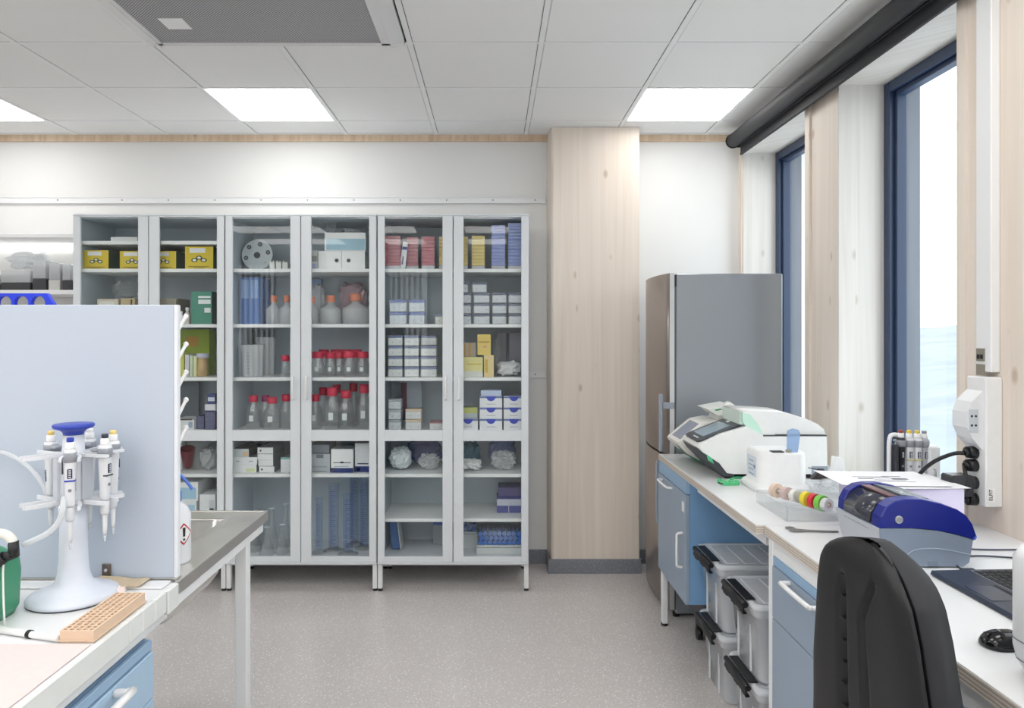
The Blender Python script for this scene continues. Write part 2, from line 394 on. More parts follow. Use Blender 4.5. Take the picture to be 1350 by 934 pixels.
# window wall: pine posts, sills and lintels between deep window recesses
WINS = [(3.74, 4.70), (2.52, 3.40), (1.27, 2.15), (.02, .90), (-1.23, -.35)]
DEEP = .225; SILL = .80; LINT = 2.735
wr = MB()
edges = [YN] + [e for w in sorted(WINS) for e in w] + [YB]
for i in range(0, len(edges), 2): wr.box(XR, XR + DEEP + .05, edges[i], edges[i + 1], 0, H + .2)
for a, b in WINS:
    wr.box(XR, XR + DEEP + .05, a, b, 0, SILL); wr.box(XR, XR + DEEP + .05, a, b, LINT, H + .2)
wall_r = struct('wall_right', wr, M['wood'])
for i, (a, b) in enumerate(WINS):
    lin = MB(); t = .006
    lin.box(XR + .001, XR + DEEP, b - t, b, SILL, LINT).box(XR + .001, XR + DEEP, a, a + t, SILL, LINT)
    lin.box(XR + .001, XR + DEEP, a + t, b - t, LINT - t, LINT).box(XR + .001, XR + DEEP, a + t, b - t, SILL, SILL + t)
    struct('window_reveal', lin, M['wood_white'], wall_r)
    x0 = XR + DEEP; fw = .055
    f = MB()
    for (ya, yb, za, zb) in ((a, a + fw, SILL, LINT), (b - fw, b, SILL, LINT), (a + fw, b - fw, LINT - fw, LINT), (a + fw, b - fw, SILL, SILL + fw)):
        f.box(x0 - .012, x0 + .07, ya + .0065 * (ya == a), yb - .0065 * (yb == b), za + .0065 * (za == SILL), zb - .0065 * (zb == LINT), .004)
    g2 = fw + .022
    for (ya, yb, za, zb) in ((a + fw, a + g2, SILL + fw, LINT - fw), (b - g2, b - fw, SILL + fw, LINT - fw), (a + g2, b - g2, LINT - g2, LINT - fw), (a + g2, b - g2, SILL + fw, SILL + g2)):
        f.box(x0 + .012, x0 + .06, ya, yb, za, zb, .003)
    win = struct('window_%d' % (i + 1), f, M['win_frame'])
    struct('glass_pane', MB().box(x0 + .032, x0 + .038, a + g2 - .002, b - g2 + .002, SILL + g2 - .002, LINT - g2 + .002), M['glass'], win)
    ex = MB().box(x0 + .0705, x0 + .155, b - .02, b + .03, SILL - .1, LINT + .1).box(x0 + .0705, x0 + .155, a - .03, a + .02, SILL - .1, LINT + .1)
    ex.box(x0 + .0705, x0 + .155, a - .03, b + .03, LINT - .01, LINT + .1).box(x0 + .0705, x0 + .155, a - .03, b + .03, SILL - .1, SILL)
    struct('exterior_reveal', ex, M['ext'], win)
struct('trim_1', MB().box(XR - .012, XR, 3.685, 3.735, .9, LINT), M['wood'])
struct('trim_2', MB().box(XR - .010, XR, 4.70, 4.725, 0, LINT + .05).box(XR - .010, XR, 2.47, 2.515, .9, LINT + .05), M['wood'])
# column of pine boards
CX0, CX1, CY0 = .372, .943, 4.585
cm = MB().prism([(CX0 - .012, YB), (CX0 + .004, CY0 + .012), (CX0 + .016, CY0), (CX1 - .006, CY0), (CX1, CY0 + .006), (CX1, YB)], 0, H, 'z')
column = struct('column', cm, M['wood'])
# skirtings
struct('baseboard_back', MB().box(XL, CX0 - .012, YB - .008, YB, 0, .095).box(CX1 + .001, XR, YB - .008, YB, 0, .095), M['skirting'])
struct('baseboard_column', MB().box(CX0 - .018, CX1 + .008, CY0 - .009, CY0, 0, .093, .002).box(CX0 - .019, CX0 - .0125, CY0, YB, 0, .093).box(CX1 + .0005, CX1 + .0078, CY0, YB, 0, .093), M['skirting'])
struct('trim_3', MB().box(XL, CX0 - .014, YB - .022, YB, 2.828, H).box(CX1 + .001, XR, YB - .022, YB, 2.828, H), M['wood_warm'])
# perforated white rails on the back wall
def rail(zc, x0, x1, label, hz=.022):
    t = thing('wall_rail', label, 'rail', ((x0 + x1) / 2, YB, zc))
    r = MB().box(x0, x1, YB - .014, YB, zc - hz, zc + hz, .003).box(x0, x1, YB - .018, YB - .013, zc + hz - .006, zc + hz).box(x0, x1, YB - .018, YB - .013, zc - hz, zc - hz + .006)
    r.build('rail_strip', M['white_paint'], t, w=True)
    x = x0 + .1; xs_ = [x1 - .07]
    while x < x1 - .12: xs_.append(x); x += .31 + .12 * ((int(x * 10)) % 3)
    for x in xs_: MB().cyl((x, YB - .013, zc), (x, YB - .0165, zc), .0045, n=8).build('screw_head', C((120, 120, 122)), t, w=True)
rail(2.435, XL + .3, CX0 - .02, 'long white wall rail above the glass cabinets')
rail(1.27, XL + .3, CX0 - .02, 'white wall rail between the glass cabinets and the column at handle height')

# ceiling: slab, T-bar grid and tiles
ceil = struct('ceiling', MB().box(XL - .1, XR + .5, YN - .1, YB + .1, H + .03, H + .1), M['dark_gap'])
xs = [.22 + .6 * k for k in range(-9, 4)]; xs = [x for x in xs if XL < x < XR]
ys = [4.455 - .6 * k for k in range(-1, 14)]; ys = [y for y in ys if YN < y < YB]
gb = MB()
for x in xs: gb.box(x - .012, x + .012, YN, YB, H - .001, H + .006)
for y in ys: gb.box(XL, XR, y - .008, y + .008, H, H + .006)
gb.box(XL, XR, YB - .045, YB - .022, H, H + .006)
gb.box(XR - .02, XR, YN, YB, H, H + .006); gb.box(XL, XL + .02, YN, YB, H, H + .006)
struct('grid_bar', gb, M['tbar'], ceil)
VENT = (-1.58, -.38, 2.055, 3.255)
xb = [XL] + xs + [XR]; yb = sorted([YN] + ys + [YB - .04])
LIGHTS = []
LROW = [3.855, 1.455, .255, -.945, -2.145]  # rows after the first are out of view, extra ones added as fill light
LCOL = [.82, -1.58, -3.38]
full = None
def is_in(v, L): return any(abs(v - q) < .02 for q in L)
for i in range(len(xb) - 1):
    for j in range(len(yb) - 1):
        x0, x1, y0, y1 = xb[i], xb[i + 1], yb[j], yb[j + 1]
        if VENT[0] - .01 < (x0 + x1) / 2 < VENT[1] and VENT[2] < (y0 + y1) / 2 < VENT[3]: continue
        if x1 - x0 > .59 and is_in(y0, LROW) and (is_in(x0, LCOL) or (y0 < 2 and is_in(x0, [-.38, -2.78]))): LIGHTS.append((x0, y0)); continue  # second column list: unseen panels added to brighten the room
        w_, d_ = x1 - x0 - .024, y1 - y0 - .016
        if abs(w_ - .576) < .002 and abs(d_ - .584) < .002:
            if full is None:
                full = MB().box(-.286, .286, -.2895, .2895, -.004, .012, .004).build('ceiling_tile', M['tile'], ceil); full['kind'] = 'structure'
                o = full
            else:
                o = full.copy(); COL.objects.link(o)
        else:
            o = MB().box(-w_ / 2 + .002, w_ / 2 - .002, -d_ / 2 + .002, d_ / 2 - .002, -.004, .012, .004).build('ceiling_tile', M['tile'], ceil); o['kind'] = 'structure'
        o.location = ((x0 + x1) / 2, (y0 + y1) / 2, H + .006)
wherel = {(.82, 3.855): 'square ceiling light panel nearest the window blind', (-1.58, 3.855): 'square ceiling light panel above the middle glass cabinet',
          (-3.38, 3.855): 'square ceiling light panel cut by the left edge of the photo'}
for (x0, y0) in LIGHTS:
    key = min(wherel, key=lambda k: abs(k[0] - x0) + abs(k[1] - y0))
    if abs(key[0] - x0) + abs(key[1] - y0) < .1: lab, grp = wherel[key], None
    else: lab, grp = 'unseen ceiling light panel behind the camera, %s row back, %s column from the windows' % (ORD[LROW.index(min(LROW, key=lambda q: abs(q - y0))) - 1], ORD[[.82, -.38, -1.58, -2.78, -3.38].index(min([.82, -.38, -1.58, -2.78, -3.38], key=lambda q: abs(q - x0)))]), None
    t = thing('ceiling_light', lab, 'light', (x0 + .3, y0 + .3, H), grp)
    MB().box(-.288, .288, -.292, .292, .003, .02).build('light_housing', M['tbar'], t)
    MB().box(-.280, .280, -.284, .284, -.003, .004).build('diffuser', PNL, t)
# supply-air cassette with a perforated face
vx0, vx1, vy0, vy1 = VENT
t = thing('ceiling_vent', 'large square perforated air vent in the ceiling with white frame', 'vent', ((vx0 + vx1) / 2, (vy0 + vy1) / 2, H))
fr = MB().prism([(0, 0)] * 0 + [(vx0 + .02, H + .01), (vx0 + .02, H - .012), (vx0 + .08, H - .03), (vx0 + .08, H + .01)], vy0 + .02, vy1 - .02, 'y')
fr.prism([(vx1 - .02, H + .01), (vx1 - .02, H - .012), (vx1 - .08, H - .03), (vx1 - .08, H + .01)], vy0 + .02, vy1 - .02, 'y')
fr.prism([(vy0 + .02, H + .01), (vy0 + .02, H - .012), (vy0 + .06, H - .03), (vy0 + .06, H + .01)], vx0 + .02, vx1 - .02, 'x')
fr.prism([(vy1 - .02, H + .01), (vy1 - .02, H - .012), (vy1 - .045, H - .03), (vy1 - .045, H + .01)], vx0 + .02, vx1 - .02, 'x')
fr.build('frame', M['vent_frame'], t, w=True)
MB().box(vx0 + .08, vx1 - .08, vy0 + .06, vy1 - .045, H - .022, H + .01).build('perforated_face', M['vent'], t, w=True)
bd = MB(); 
for (a, b, c, d) in ((vx0 + .08, vx0 + .1, vy0 + .06, vy1 - .045), (vx1 - .12, vx1 - .08, vy0 + .06, vy1 - .045), (vx0 + .08, vx1 - .08, vy1 - .062, vy1 - .045)):
    bd.box(a, b, c, d, H - .027, H - .0215)
bd.build('inner_border', M['vent_frame'], t, w=True)
MB().box(-1.385, -1.285, 2.945, 3.045, H - .0245, H - .0215).build('white_square_sticker', M['white_pl'], t, w=True)

# outside: snowy misty slope far below
gm = MB(); n_ = 40; vs = []; fs = []
for i in range(n_ + 1):
    for j in range(n_ + 1):
        xx = 12 + i * 6; yy = -40 + j * 8
        zz = -9 + max(0, i - 6) * .62 + 2.5 * noise.noise(Vector((xx * .03, yy * .03, 0)))
        vs.append((xx, yy, zz))
for i in range(n_):
    for j in range(n_): a = i * (n_ + 1) + j; fs.append((a, a + n_ + 1, a + n_ + 2, a + 1))
gm.raw(vs, fs, True)
gmat = mat('misty_snow_slope', (142, 150, 160), .9, var=.3, scale=.12)
struct('ground', gm, gmat)

# ------------------------------------------------------------------ roller blind along the window wall
t = thing('roller_blind', 'long black roller blind along the top of the window wall', 'blind', (1.55, 2.6, 2.70))
MB().cyl((1.55, .35, 2.787), (1.55, 4.60, 2.787), .043, n=24).build('roller_tube', M['blind'], t, w=True)
MB().box(1.592, 1.602, .36, 4.59, 2.700, 2.79).box(1.588, 1.606, .36, 4.59, 2.692, 2.706, .004).box(1.584, 1.596, .36, 4.59, 2.752, 2.760, .003).build('fabric', M['blind'], t, w=True)
MB().cyl((1.55, 4.60, 2.787), (1.55, 4.612, 2.787), .047, n=24).box(1.55, 1.645, 4.6005, 4.609, 2.745, 2.83).build('end_bracket', C((24, 25, 30)), t, w=True)
MB().cyl((1.55, .338, 2.787), (1.55, .35, 2.787), .047, n=24).box(1.55, 1.645, .34, .352, 2.745, 2.83).build('end_bracket', C((24, 25, 30)), t, w=True)

# ------------------------------------------------------------------ glass cabinets
CZ = {'320': 2.101, '355': 1.933, '428': 1.600, '498': 1.279, '568': .958, '624': .699, '683': .430, 'bot': .190}
YF, YD = 4.25, 4.27     # door front and carcass front
def cabinet(x0, label, shelves):
    W = .903; x1 = x0 + W; xm = x0 + W / 2
    t = thing('glass_cabinet', label, 'cabinet', (xm, 4.48, 0))
    zt, zb = 2.257, .166
    b = MB()
    b.box(x0, x0 + .018, YD, 4.70, zb, zt).box(x1 - .018, x1, YD, 4.70, zb, zt)
    b.box(x0 + .018, x1 - .018, YD, 4.70, zt - .02, zt).box(x0 + .018, x1 - .018, YD, 4.70, zb, CZ['bot'])
    b.box(x0, x1, YF, YD, zt - .012, zt, .002).box(x0, x1, YF, YD, zb, zb + .012, .002)
    b.build('carcass', M['cab'], t, w=True)
    bk = MB().box(x0 + .018, x1 - .018, 4.688, 4.70, CZ['bot'], zt - .02)
    bk.box(x0 + .0182, x0 + .021, YD + .02, 4.688, CZ['bot'], zt - .02).box(x1 - .021, x1 - .0182, YD + .02, 4.688, CZ['bot'], zt - .02)
    bk.box(x0 + .0185, x1 - .0185, YD + .02, 4.688, zt - .023, zt - .0202)
    for q in range(18):
        zz = .32 + q * .105
        for xx in (x0 + .07, x0 + .075 + .37, x1 - .08): bk.box(xx, xx + .007, 4.6865, 4.6882, zz, zz + .022)
    bk.build('lining', M['cab_in'], t, w=True)
    for k in shelves:
        if k == 'bot': continue
        MB().box(x0 + .0215, x1 - .0215, 4.287, 4.687, CZ[k] - .021, CZ[k], .002).build('shelf', M['shelf'], t, w=True)
    for side in (0, 1):
        a = x0 + .002 if side == 0 else xm + .0025; c = xm - .0025 if side == 0 else x1 - .002
        lo, hi = (.042, .060) if side == 0 else (.060, .042)
        z0, z1 = zb + .013, zt - .013
        zu0, zu1 = .967, 2.238; zl0, zl1 = .212, .902
        d = MB()
        d.box(a, a + lo, YF, YD - .002, z0, z1, .002).box(c - hi, c, YF, YD - .002, z0, z1, .002)
        for (p, q) in ((z0, zl0), (zl1, zu0), (zu1, z1)): d.box(a + lo, c - hi, YF + .0008, YD - .002, p, q, .001)
        dr = d.build('door', M['cab'], t, w=True)
        gl = MB().box(a + lo - .004, c - hi + .004, YF + .010, YF + .013, zu0 - .004, zu1 + .004); gl.build('glass_pane', M['cab_glass'], dr, w=True)
        gl = MB().box(a + lo - .004, c - hi + .004, YF + .010, YF + .013, zl0 - .004, zl1 + .004); gl.build('glass_pane', M['cab_glass'], dr, w=True)
        hx = (c - .040) if side == 0 else (a + .034)
        MB().tube([(hx, YF, 1.283), (hx, YF - .020, 1.283), (hx, YF - .028, 1.270), (hx, YF - .028, 1.165), (hx, YF - .020, 1.152), (hx, YF, 1.152)], .0065, 8, 3).build('handle', M['white_pl'], dr, w=True)
    for (lx, ly) in ((x0, YD), (x1 - .027, YD), (x0, 4.672), (x1 - .027, 4.672)):
        lg = MB().box(lx, lx + .027, ly, ly + .027, .014, zb - .0005, .002).build('leg', M['white_paint'], t, w=True)
        MB().cyl((lx + .0135, ly + .0135, 0), (lx + .0135, ly + .0135, .0145), .014, n=10).build('foot', M['black'], lg, w=True)
    b = MB().box(x0 + .027, x1 - .027, YD + .004, YD + .022, zb - .012, zb - .0005).box(x0 + .027, x1 - .027, 4.674, 4.695, zb - .025, zb - .0005)
    b.build('base_rail', M['white_paint'], t, w=True)
    return t
cabinet(-2.506, 'leftmost of the three grey glass-door cabinets, half hidden by the pale panel', ['320', '355', '428', '498', '568', '624', '683'])
cabinet(-1.598, 'middle of the three grey glass-door cabinets, holding red-capped bottles', ['355', '428', '498', '568', '624'])
cabinet(-.690, 'rightmost of the three grey glass-door cabinets, beside the wooden column', ['355', '428', '498', '568', '624', '683'])

# ------------------------------------------------------------------ open wall shelves at far left
t = thing('wall_shelf', 'white open wall shelf unit left of the glass cabinets', 'shelf', (-3.2, 4.6, 1.75))
for (z0, z1) in ((2.135, 2.160), (1.785, 1.812)):
    MB().box(-3.9, -2.54, 4.40, 4.765, z0, z1, .002).build('shelf_board', M['white_paint'], t, w=True)
MB().box(-3.9, -3.88, 4.42, 4.765, 1.812, 2.135).box(-2.56, -2.54, 4.42, 4.765, 1.812, 2.135).build('side_panel', M['white_paint'], t, w=True)
MB().box(-3.88, -2.56, 4.75, 4.765, 1.812, 2.135).build('back_panel', C((226, 226, 224)), t, w=True)
MB().box(-3.86, -2.58, 4.715, 4.745, 2.122, 2.1345).build('light_strip', PNL, t, w=True)
def tipbox(x0, x1, y0, z0, h, label, d=.1, body=(60, 60, 64)):
    t = thing('tip_box', label, 'box', ((x0 + x1) / 2, y0, z0))
    MB().box(x0, x1, y0, y0 + d, z0, z0 + h * .38, .003).build('tray', C(body, .5), t, w=True)
    g = MB(); n = max(3, int((x1 - x0) / .018))
    for i in range(n):
        cx = x0 + (i + .5) * (x1 - x0) / n
        for j in range(3): g.cyl((cx, y0 + .02 + j * .03, z0 + h * .38), (cx, y0 + .02 + j * .03, z0 + h * .8), .005, .003, 6)
    g.build('pipette_tips', C((70, 70, 76)), t, w=True)['kind'] = 'stuff'
    MB().box(x0 + .001, x1 - .001, y0 + .001, y0 + d - .001, z0 + h * .39, z0 + h, .004).build('lid', M['milky'], t, w=True)
tipbox(X(-40, 4.45), X(0, 4.45), 4.44, 1.812, .10, 'dark tip box at the left edge of the open wall shelf')
tipbox(X(2, 4.45), X(41, 4.45), 4.44, 1.812, .125, 'dark tip box under the crumpled bag on the open wall shelf')
tipbox(X(44, 4.45), X(62, 4.45), 4.44, 1.812, .19, 'tall clear box with black base on the open wall shelf')
tipbox(X(65, 4.45), X(80, 4.45), 4.44, 1.812, .17, 'frosted clear box in the middle right of the wall shelf', body=(200, 200, 198))
tipbox(X(83, 4.45), X(94, 4.45), 4.44, 1.812, .165, 'black rack box against the cabinet on the wall shelf')
tag(MB().blob((X(22, 4.5), 4.60, 1.812 + .14), (.26, .10, .12), 3, .35, 30, 20, 2.0, .7).build('plastic_bag', M['milky']), 'crumpled clear plastic bag draped over dark tip boxes', 'bag')
tag(MB().blob((X(46, 4.6), 4.655, 1.812), (.20, .10, .27), 8, .5, 22, 14, 2.0, .7).build('plastic_bag', M['clear']), 'upright clear plastic bag behind the boxes on the wall shelf', 'bag')

# ------------------------------------------------------------------ cabinet contents
YI = 4.325
def bx(name, label, cat, p0, p1, shelf, hpx, rgb, side=None, y=YI, d=.2, zoff=0, lab=None, r=.001, kids=None, group=None, material=None):
    """a box whose front spans pixels p0..p1 at depth y, hpx pixels tall"""
    x0, x1 = X(p0, y), X(p1, y); z0 = (CZ[shelf] if isinstance(shelf, str) else shelf) + .0005 + zoff; h = hpx * y / F
    t = thing(name, label, cat, ((x0 + x1) / 2, y, z0), group)
    m = MB()
    if side is None: m.box(x0, x1, y, y + d, z0, z0 + h, r); m.build('body', material or C(rgb), t, w=True)
    else:
        m.use(C(side)).box(x0, x1, y + .002, y + d, z0, z0 + h, r); m.use(C(rgb)).box(x0, x1, y, y + .0022, z0, z0 + h)
        m.build('body', None, t, w=True)
    if lab:      # list of (u0,u1,v0,v1,rgb,name)
        for (u0, u1, v0, v1, c, nm) in lab:
            MB().box(x0 + u0 * (x1 - x0), x0 + u1 * (x1 - x0), y - .0008, y + .0002, z0 + v0 * h, z0 + v1 * h).build(nm, C(c), t, w=True)
    if kids: kids(t, x0, x1, z0, h, y)
    return z0 + h, t
YEL, GRN = (222, 196, 48), (52, 84, 60)
def hexlogo(t, x0, x1, z0, h, y):
    m = MB(); cx = (x0 + x1) / 2; cz = z0 + h * .46; r = h * .13
    for (dx, dz) in ((-1.05, -.5), (0, .35), (1.05, -.5)):
        c = (cx + dx * r * 1.5, cz + dz * r)
        out = [(c[0] + 1.15 * r * math.cos(a * PI / 3), c[1] + .75 * r * math.sin(a * PI / 3)) for a in range(6)]
        inn = [(c[0] + .7 * r * math.cos(a * PI / 3), c[1] + .42 * r * math.sin(a * PI / 3)) for a in range(6)]
        m.use(C((40, 60, 30))).prism(out, y - .0010, y + .0001); m.use(C((235, 235, 225))).prism(inn, y - .0014, y - .0009)
    m.build('printed_emblem', None, t, w=True)
lb = [(.16, .72, .72, .93, (238, 238, 240), 'paper_label'), (.12, .85, .1, .13, (120, 100, 30), 'print_line'), (.3, .7, .05, .075, (120, 100, 30), 'print_line')]
bx('reagent_box', 'yellow box with green sides at far left of the leftmost cabinet', 'box', 110.5, 143, '355', 25, YEL, GRN, lab=lb, kids=hexlogo, d=.28)
bx('reagent_box', 'second yellow and green box, beside the left door frame of leftmost cabinet', 'box', 158, 190, '355', 24, YEL, GRN, lab=lb, kids=hexlogo, d=.28)
bx('reagent_box', 'third yellow and green box, cut by the right door frame of leftmost cabinet', 'box', 199, 232, '355', 24, YEL, GRN, lab=lb, kids=hexlogo, d=.28)
bx('reagent_box', 'tallest yellow box at the right end of the leftmost cabinet', 'box', 244, 281, '355', 30, YEL, GRN, lab=lb, kids=hexlogo, d=.28)
bx('flat_box', 'flat white box on the topmost shelf of the leftmost cabinet', 'box', 146, 181, '320', 6, (240, 240, 240), d=.2)
bx('carton', 'small brown carton left on the second shelf of leftmost cabinet', 'box', 128, 156, '428', 33, (208, 200, 180), lab=[(.1, .8, .6, .9, (225, 225, 215), 'paper_label')])
bx('carton', 'small tan carton beside the left door frame of leftmost cabinet', 'box', 159, 178, '428', 34, (190, 170, 130), lab=[(.7, .8, .7, .95, (30, 30, 30), 'black_mark')])
tag(MB().blob((X(165, 4.45), 4.47, CZ['428'] + .155), (.18, .2, .13), 4, .4, 20, 12, 3, .8).build('plastic_bag', M['clear']), 'crumpled clear bag on the cartons in the leftmost cabinet', 'bag')
bx('carton', 'brown carton behind the pale panel edge in leftmost cabinet', 'box', 206, 232, '428', 34, (150, 142, 125))
bx('reagent_box', 'tall green box with white labels in the leftmost cabinet', 'box', 252, 279, '428', 43, (70, 140, 120), (40, 80, 70), lab=[(.35, .95, .62, .75, (232, 236, 236), 'paper_label'), (.35, .95, .80, .86, (232, 236, 236), 'paper_label'), (.65, .95, .35, .5, (232, 236, 236), 'paper_label')])
def bottle(label, px, y, shelf, wpx, hpx, cap, body, capf=.2, name='bottle', neck=.42, cat='bottle', marks=None, n=16, zoff=0, capw=None, group=None):
    x = X(px, y); r = wpx * y / F / 2; h = hpx * y / F; z = (CZ[shelf] if isinstance(shelf, str) else shelf) + .0006 + zoff
    t = thing(name, label, cat, (x, y, z), group)
    ch = h * capf; bh = h - ch; nr = r * neck if capw is None else r * capw * .9
    MB().lathe([(r * .9, 0), (r, .003), (r, bh * .62), (r * .93, bh * .72), (nr, bh * .9), (nr, bh + ch * .3)], (0, 0, 0), n, cap1=False).build('body', body, t)
    cr = (nr * 1.22)
    MB().lathe([(cr, bh + .001), (cr * 1.02, bh + .002), (cr * 1.02, h - .002), (cr * .92, h)], (0, 0, 0), n).build('cap', cap, t)
    if marks:
        k = MB(); k.box(-r * .25, r * .3, -r - .0006, -r * .93, bh * .3, bh * .52)
        k.build('label_patch', C((225, 230, 232)), t)
    return t
bottle('small white bottle left of the tall green box', 239, 4.34, '428', 7, 17, M['white_pl'], M['white_pl'])
bottle('white bottle with wide shoulders touching the tall green box', 247, 4.36, '428', 9, 22, M['white_pl'], C((222, 216, 205)))
bx('gift_bag', 'lime green printed box standing at the back of leftmost cabinet', 'box', 228, 276, '498', 60, (158, 180, 40), y=4.55, d=.1, lab=[(.35, .7, .62, .84, (200, 150, 50), 'orange_print')])
bx('pack', 'yellow packet behind the edge of the pale panel', 'box', 229, 242, '498', 31, (212, 210, 110), y=4.36, d=.12)
for i, (a, b, c) in enumerate(((244, 249, (215, 215, 220)), (250, 254, (205, 215, 190)), (255, 259, (226, 230, 175)))):
    bx('sachet', '%s slim sachet from the left between yellow packet and amber jar' % ORD[i], 'sachet', a, b, '498', 29 - i, c, y=4.37, d=.14)
bottle('amber jar with pale lid at right of the leftmost cabinet', 267, 4.40, '498', 14, 30, C((205, 205, 225)), C((205, 175, 125)), neck=.9)
bx('wrapped_sheet', 'grey folded plastic sheet at the back of the leftmost cabinet', 'sheet', 225, 262, '568', 55, (120, 130, 138), y=4.62, d=.02)
bx('carton', 'long white box with dark lid gap beside navy patterned boxes', 'box', 226, 256, '568', 13, (228, 228, 226), y=4.33, d=.2, lab=[(.75, .92, .2, .8, (160, 175, 200), 'printed_mark'), (.3, .9, .96, 1.1, (50, 40, 40), 'dark_top')])
def dots(t, x0, x1, z0, h, y):
    m = MB(); a = .0055
    i = 0; zz = z0 + a
    while zz < z0 + h - a * .3:
        xx = x0 + a + (i % 2) * a
        while xx < x1 - a * .3:
            m.raw([(xx - a * .4, y - .0008, zz), (xx, y - .0008, zz - a * .55), (xx + a * .4, y - .0008, zz), (xx, y - .0008, zz + a * .55)], [(0, 1, 2, 3)]); xx += 2 * a
        zz += a; i += 1
    o = m.build('dot_pattern', C((200, 205, 225)), t, w=True); o['kind'] = 'stuff'
bx('patterned_box', 'small navy box with white dots, left of the taller one', 'box', 259, 269, '568', 17, (34, 40, 95), y=4.36, d=.1, kids=dots)
zt_, _ = bx('patterned_box', 'larger navy box with white dot pattern', 'box', 270, 284, '568', 24, (34, 40, 95), y=4.34, d=.12, kids=dots)
zt_, _ = bx('carton', 'small white box stacked on the larger navy patterned box', 'box', 270, 284, zt_, 9, (235, 235, 240), y=4.34, d=.12, lab=[(0, 1, 0, .12, (34, 40, 95), 'navy_edge')])
bx('patterned_box', 'navy and white box topmost of the stack by the door frame', 'box', 273, 284, zt_, 13, (60, 70, 130), y=4.35, d=.1, lab=[(.1, .9, .3, .7, (220, 225, 240), 'paper_label')])
t = thing('measuring_cup', 'dark red plastic cup tilted on a lower shelf of leftmost cabinet', 'cup', (X(248, 4.40), 4.40, CZ['624'] + .02))
MB().lathe([(.022, 0), (.026, .004), (.044, .13)], (0, 0, 0), 18, cap1=False).build('cup_body', C((110, 22, 36), .3), t); t.rotation_euler = (.35, .12, 0)
bottle('clear plastic beaker behind the dark red cup', 262, 4.5, '624', 26, 36, M['milky'], M['milky'], neck=.95)
bx('carton', 'white box seen behind the dark red cup', 'box', 226, 240, '624', 36, (228, 230, 232), y=4.42, d=.18)
tag(MB().blob((X(275, 4.42), 4.42, CZ['624']), (.10, .12, .14), 9, .3, 16, 10).build('plastic_bag', M['bag']), 'whitish crumpled bag beside the dark red cup', 'bag')
zt_, _ = bx('glove_box', 'lower white and light blue box behind the wash bottle', 'box', 226, 259, '683', 20, (236, 238, 240), y=4.34, d=.24, lab=[(.1, .93, .1, .75, (168, 205, 228), 'blue_panel')])
bx('glove_box', 'upper white and light blue box behind the wash bottle', 'box', 226, 261, zt_, 25, (236, 238, 240), y=4.34, d=.24, lab=[(.1, .93, .1, .7, (168, 205, 228), 'blue_panel')])
bx('carton', 'plain white carton right of the light blue boxes', 'box', 263, 284, '683', 29, (232, 234, 236), y=4.33, d=.22, lab=[(.6, .95, .1, .75, (214, 216, 218), 'printed_panel'), (.65, .9, .3, .38, (120, 125, 135), 'print_line')])

# --- middle cabinet
t = thing('rotor_disc', 'grey round disc with six holes leaning in the middle cabinet', 'rotor', (X(337, 4.40), 4.44, CZ['355']))
rr = .097
mtx = Matrix.Rotation(PI / 2 - .08, 3, 'X')
MB().lathe([(rr * .97, -.012), (rr, -.008), (rr, .008), (rr * .97, .012)], (0, 0, rr + .001), 40, M=mtx).build('disc', C((196, 203, 206)), t)
hb = MB()
for k in range(7):
    a = k * PI / 3 + .25; q = (0, 0) if k == 6 else (math.cos(a) * rr * .72, math.sin(a) * rr * .72)
    ra = .020 if k == 6 else .0135
    hb.lathe([(ra, 0), (ra, .0022)], (q[0], -.0125 - q[1] * -.08 * 0, rr + q[1]), 16, M=Matrix.Rotation(PI / 2, 3, 'X'))
hb.build('bore', C((62, 66, 72)), t)
hb = MB()
for k in range(6):
    a = k * PI / 3 + .25; hb.lathe([(.006, 0), (.006, .003)], (math.cos(a) * rr * .72, -.013, rr + math.sin(a) * rr * .72), 10, M=Matrix.Rotation(PI / 2, 3, 'X'))
hb.build('bore_centre', C((140, 146, 150)), t)
for i in range(3):
    px = 360 + i * 8.5
    t = thing('moulded_insert', '%s small white moulded insert from the grey disc' % ORD[i], 'insert', (X(px, 4.37), 4.37, CZ['355']))
    w = .016
    MB().prism([(-w, .0005), (w, .0005), (w, .035), (w * .6, .058 - .004 * i), (w * .2, .045), (-w * .2, .045), (-w * .6, .06), (-w, .04)], -.02, .05).build('body', C((222, 224, 220)), t)
bx('storage_bin', 'blue plastic bin at left on second shelf of the middle cabinet', 'bin', 317, 342, '428', 62, (92, 128, 188), y=4.40, d=.2, lab=[(.05, .45, .55, .95, (140, 170, 215), 'window'), (.55, .92, .55, .95, (140, 170, 215), 'window')])
# white file boxes on the top shelf
def hole(u):
    def f(t, x0, x1, z0, h, y):
        cx = x0 + u * (x1 - x0); cz = z0 + h * .48
        MB().cyl((cx, y - .0008, cz), (cx, y + .001, cz), .0125, n=20).build('finger_hole', C((120, 126, 132)), t, w=True)
        MB().cyl((cx, y - .0014, cz), (cx, y - .0009, cz), .009, n=20).build('hole_ring', C((60, 64, 70)), t, w=True)
    return f
zf, _ = bx('file_box', 'left white file box with grey finger hole on top shelf', 'file box', 419.5, 450, '355', 24, (240, 241, 241), (214, 216, 218), d=.3, kids=hole(.8))
bx('file_box', 'right white file box with dark finger hole on top shelf', 'file box', 450.5, 481, '355', 24, (240, 241, 241), (214, 216, 218), d=.3, kids=hole(.3))
bx('carton', 'white and pale blue open box on the two white file boxes', 'box', 428, 482, zf, 24, (242, 243, 243), (200, 214, 222), d=.26, zoff=.001, lab=[(.04, .98, .04, .66, (160, 196, 212), 'blue_panel'), (0, .04, 0, 1, (232, 236, 238), 'edge_fold')])
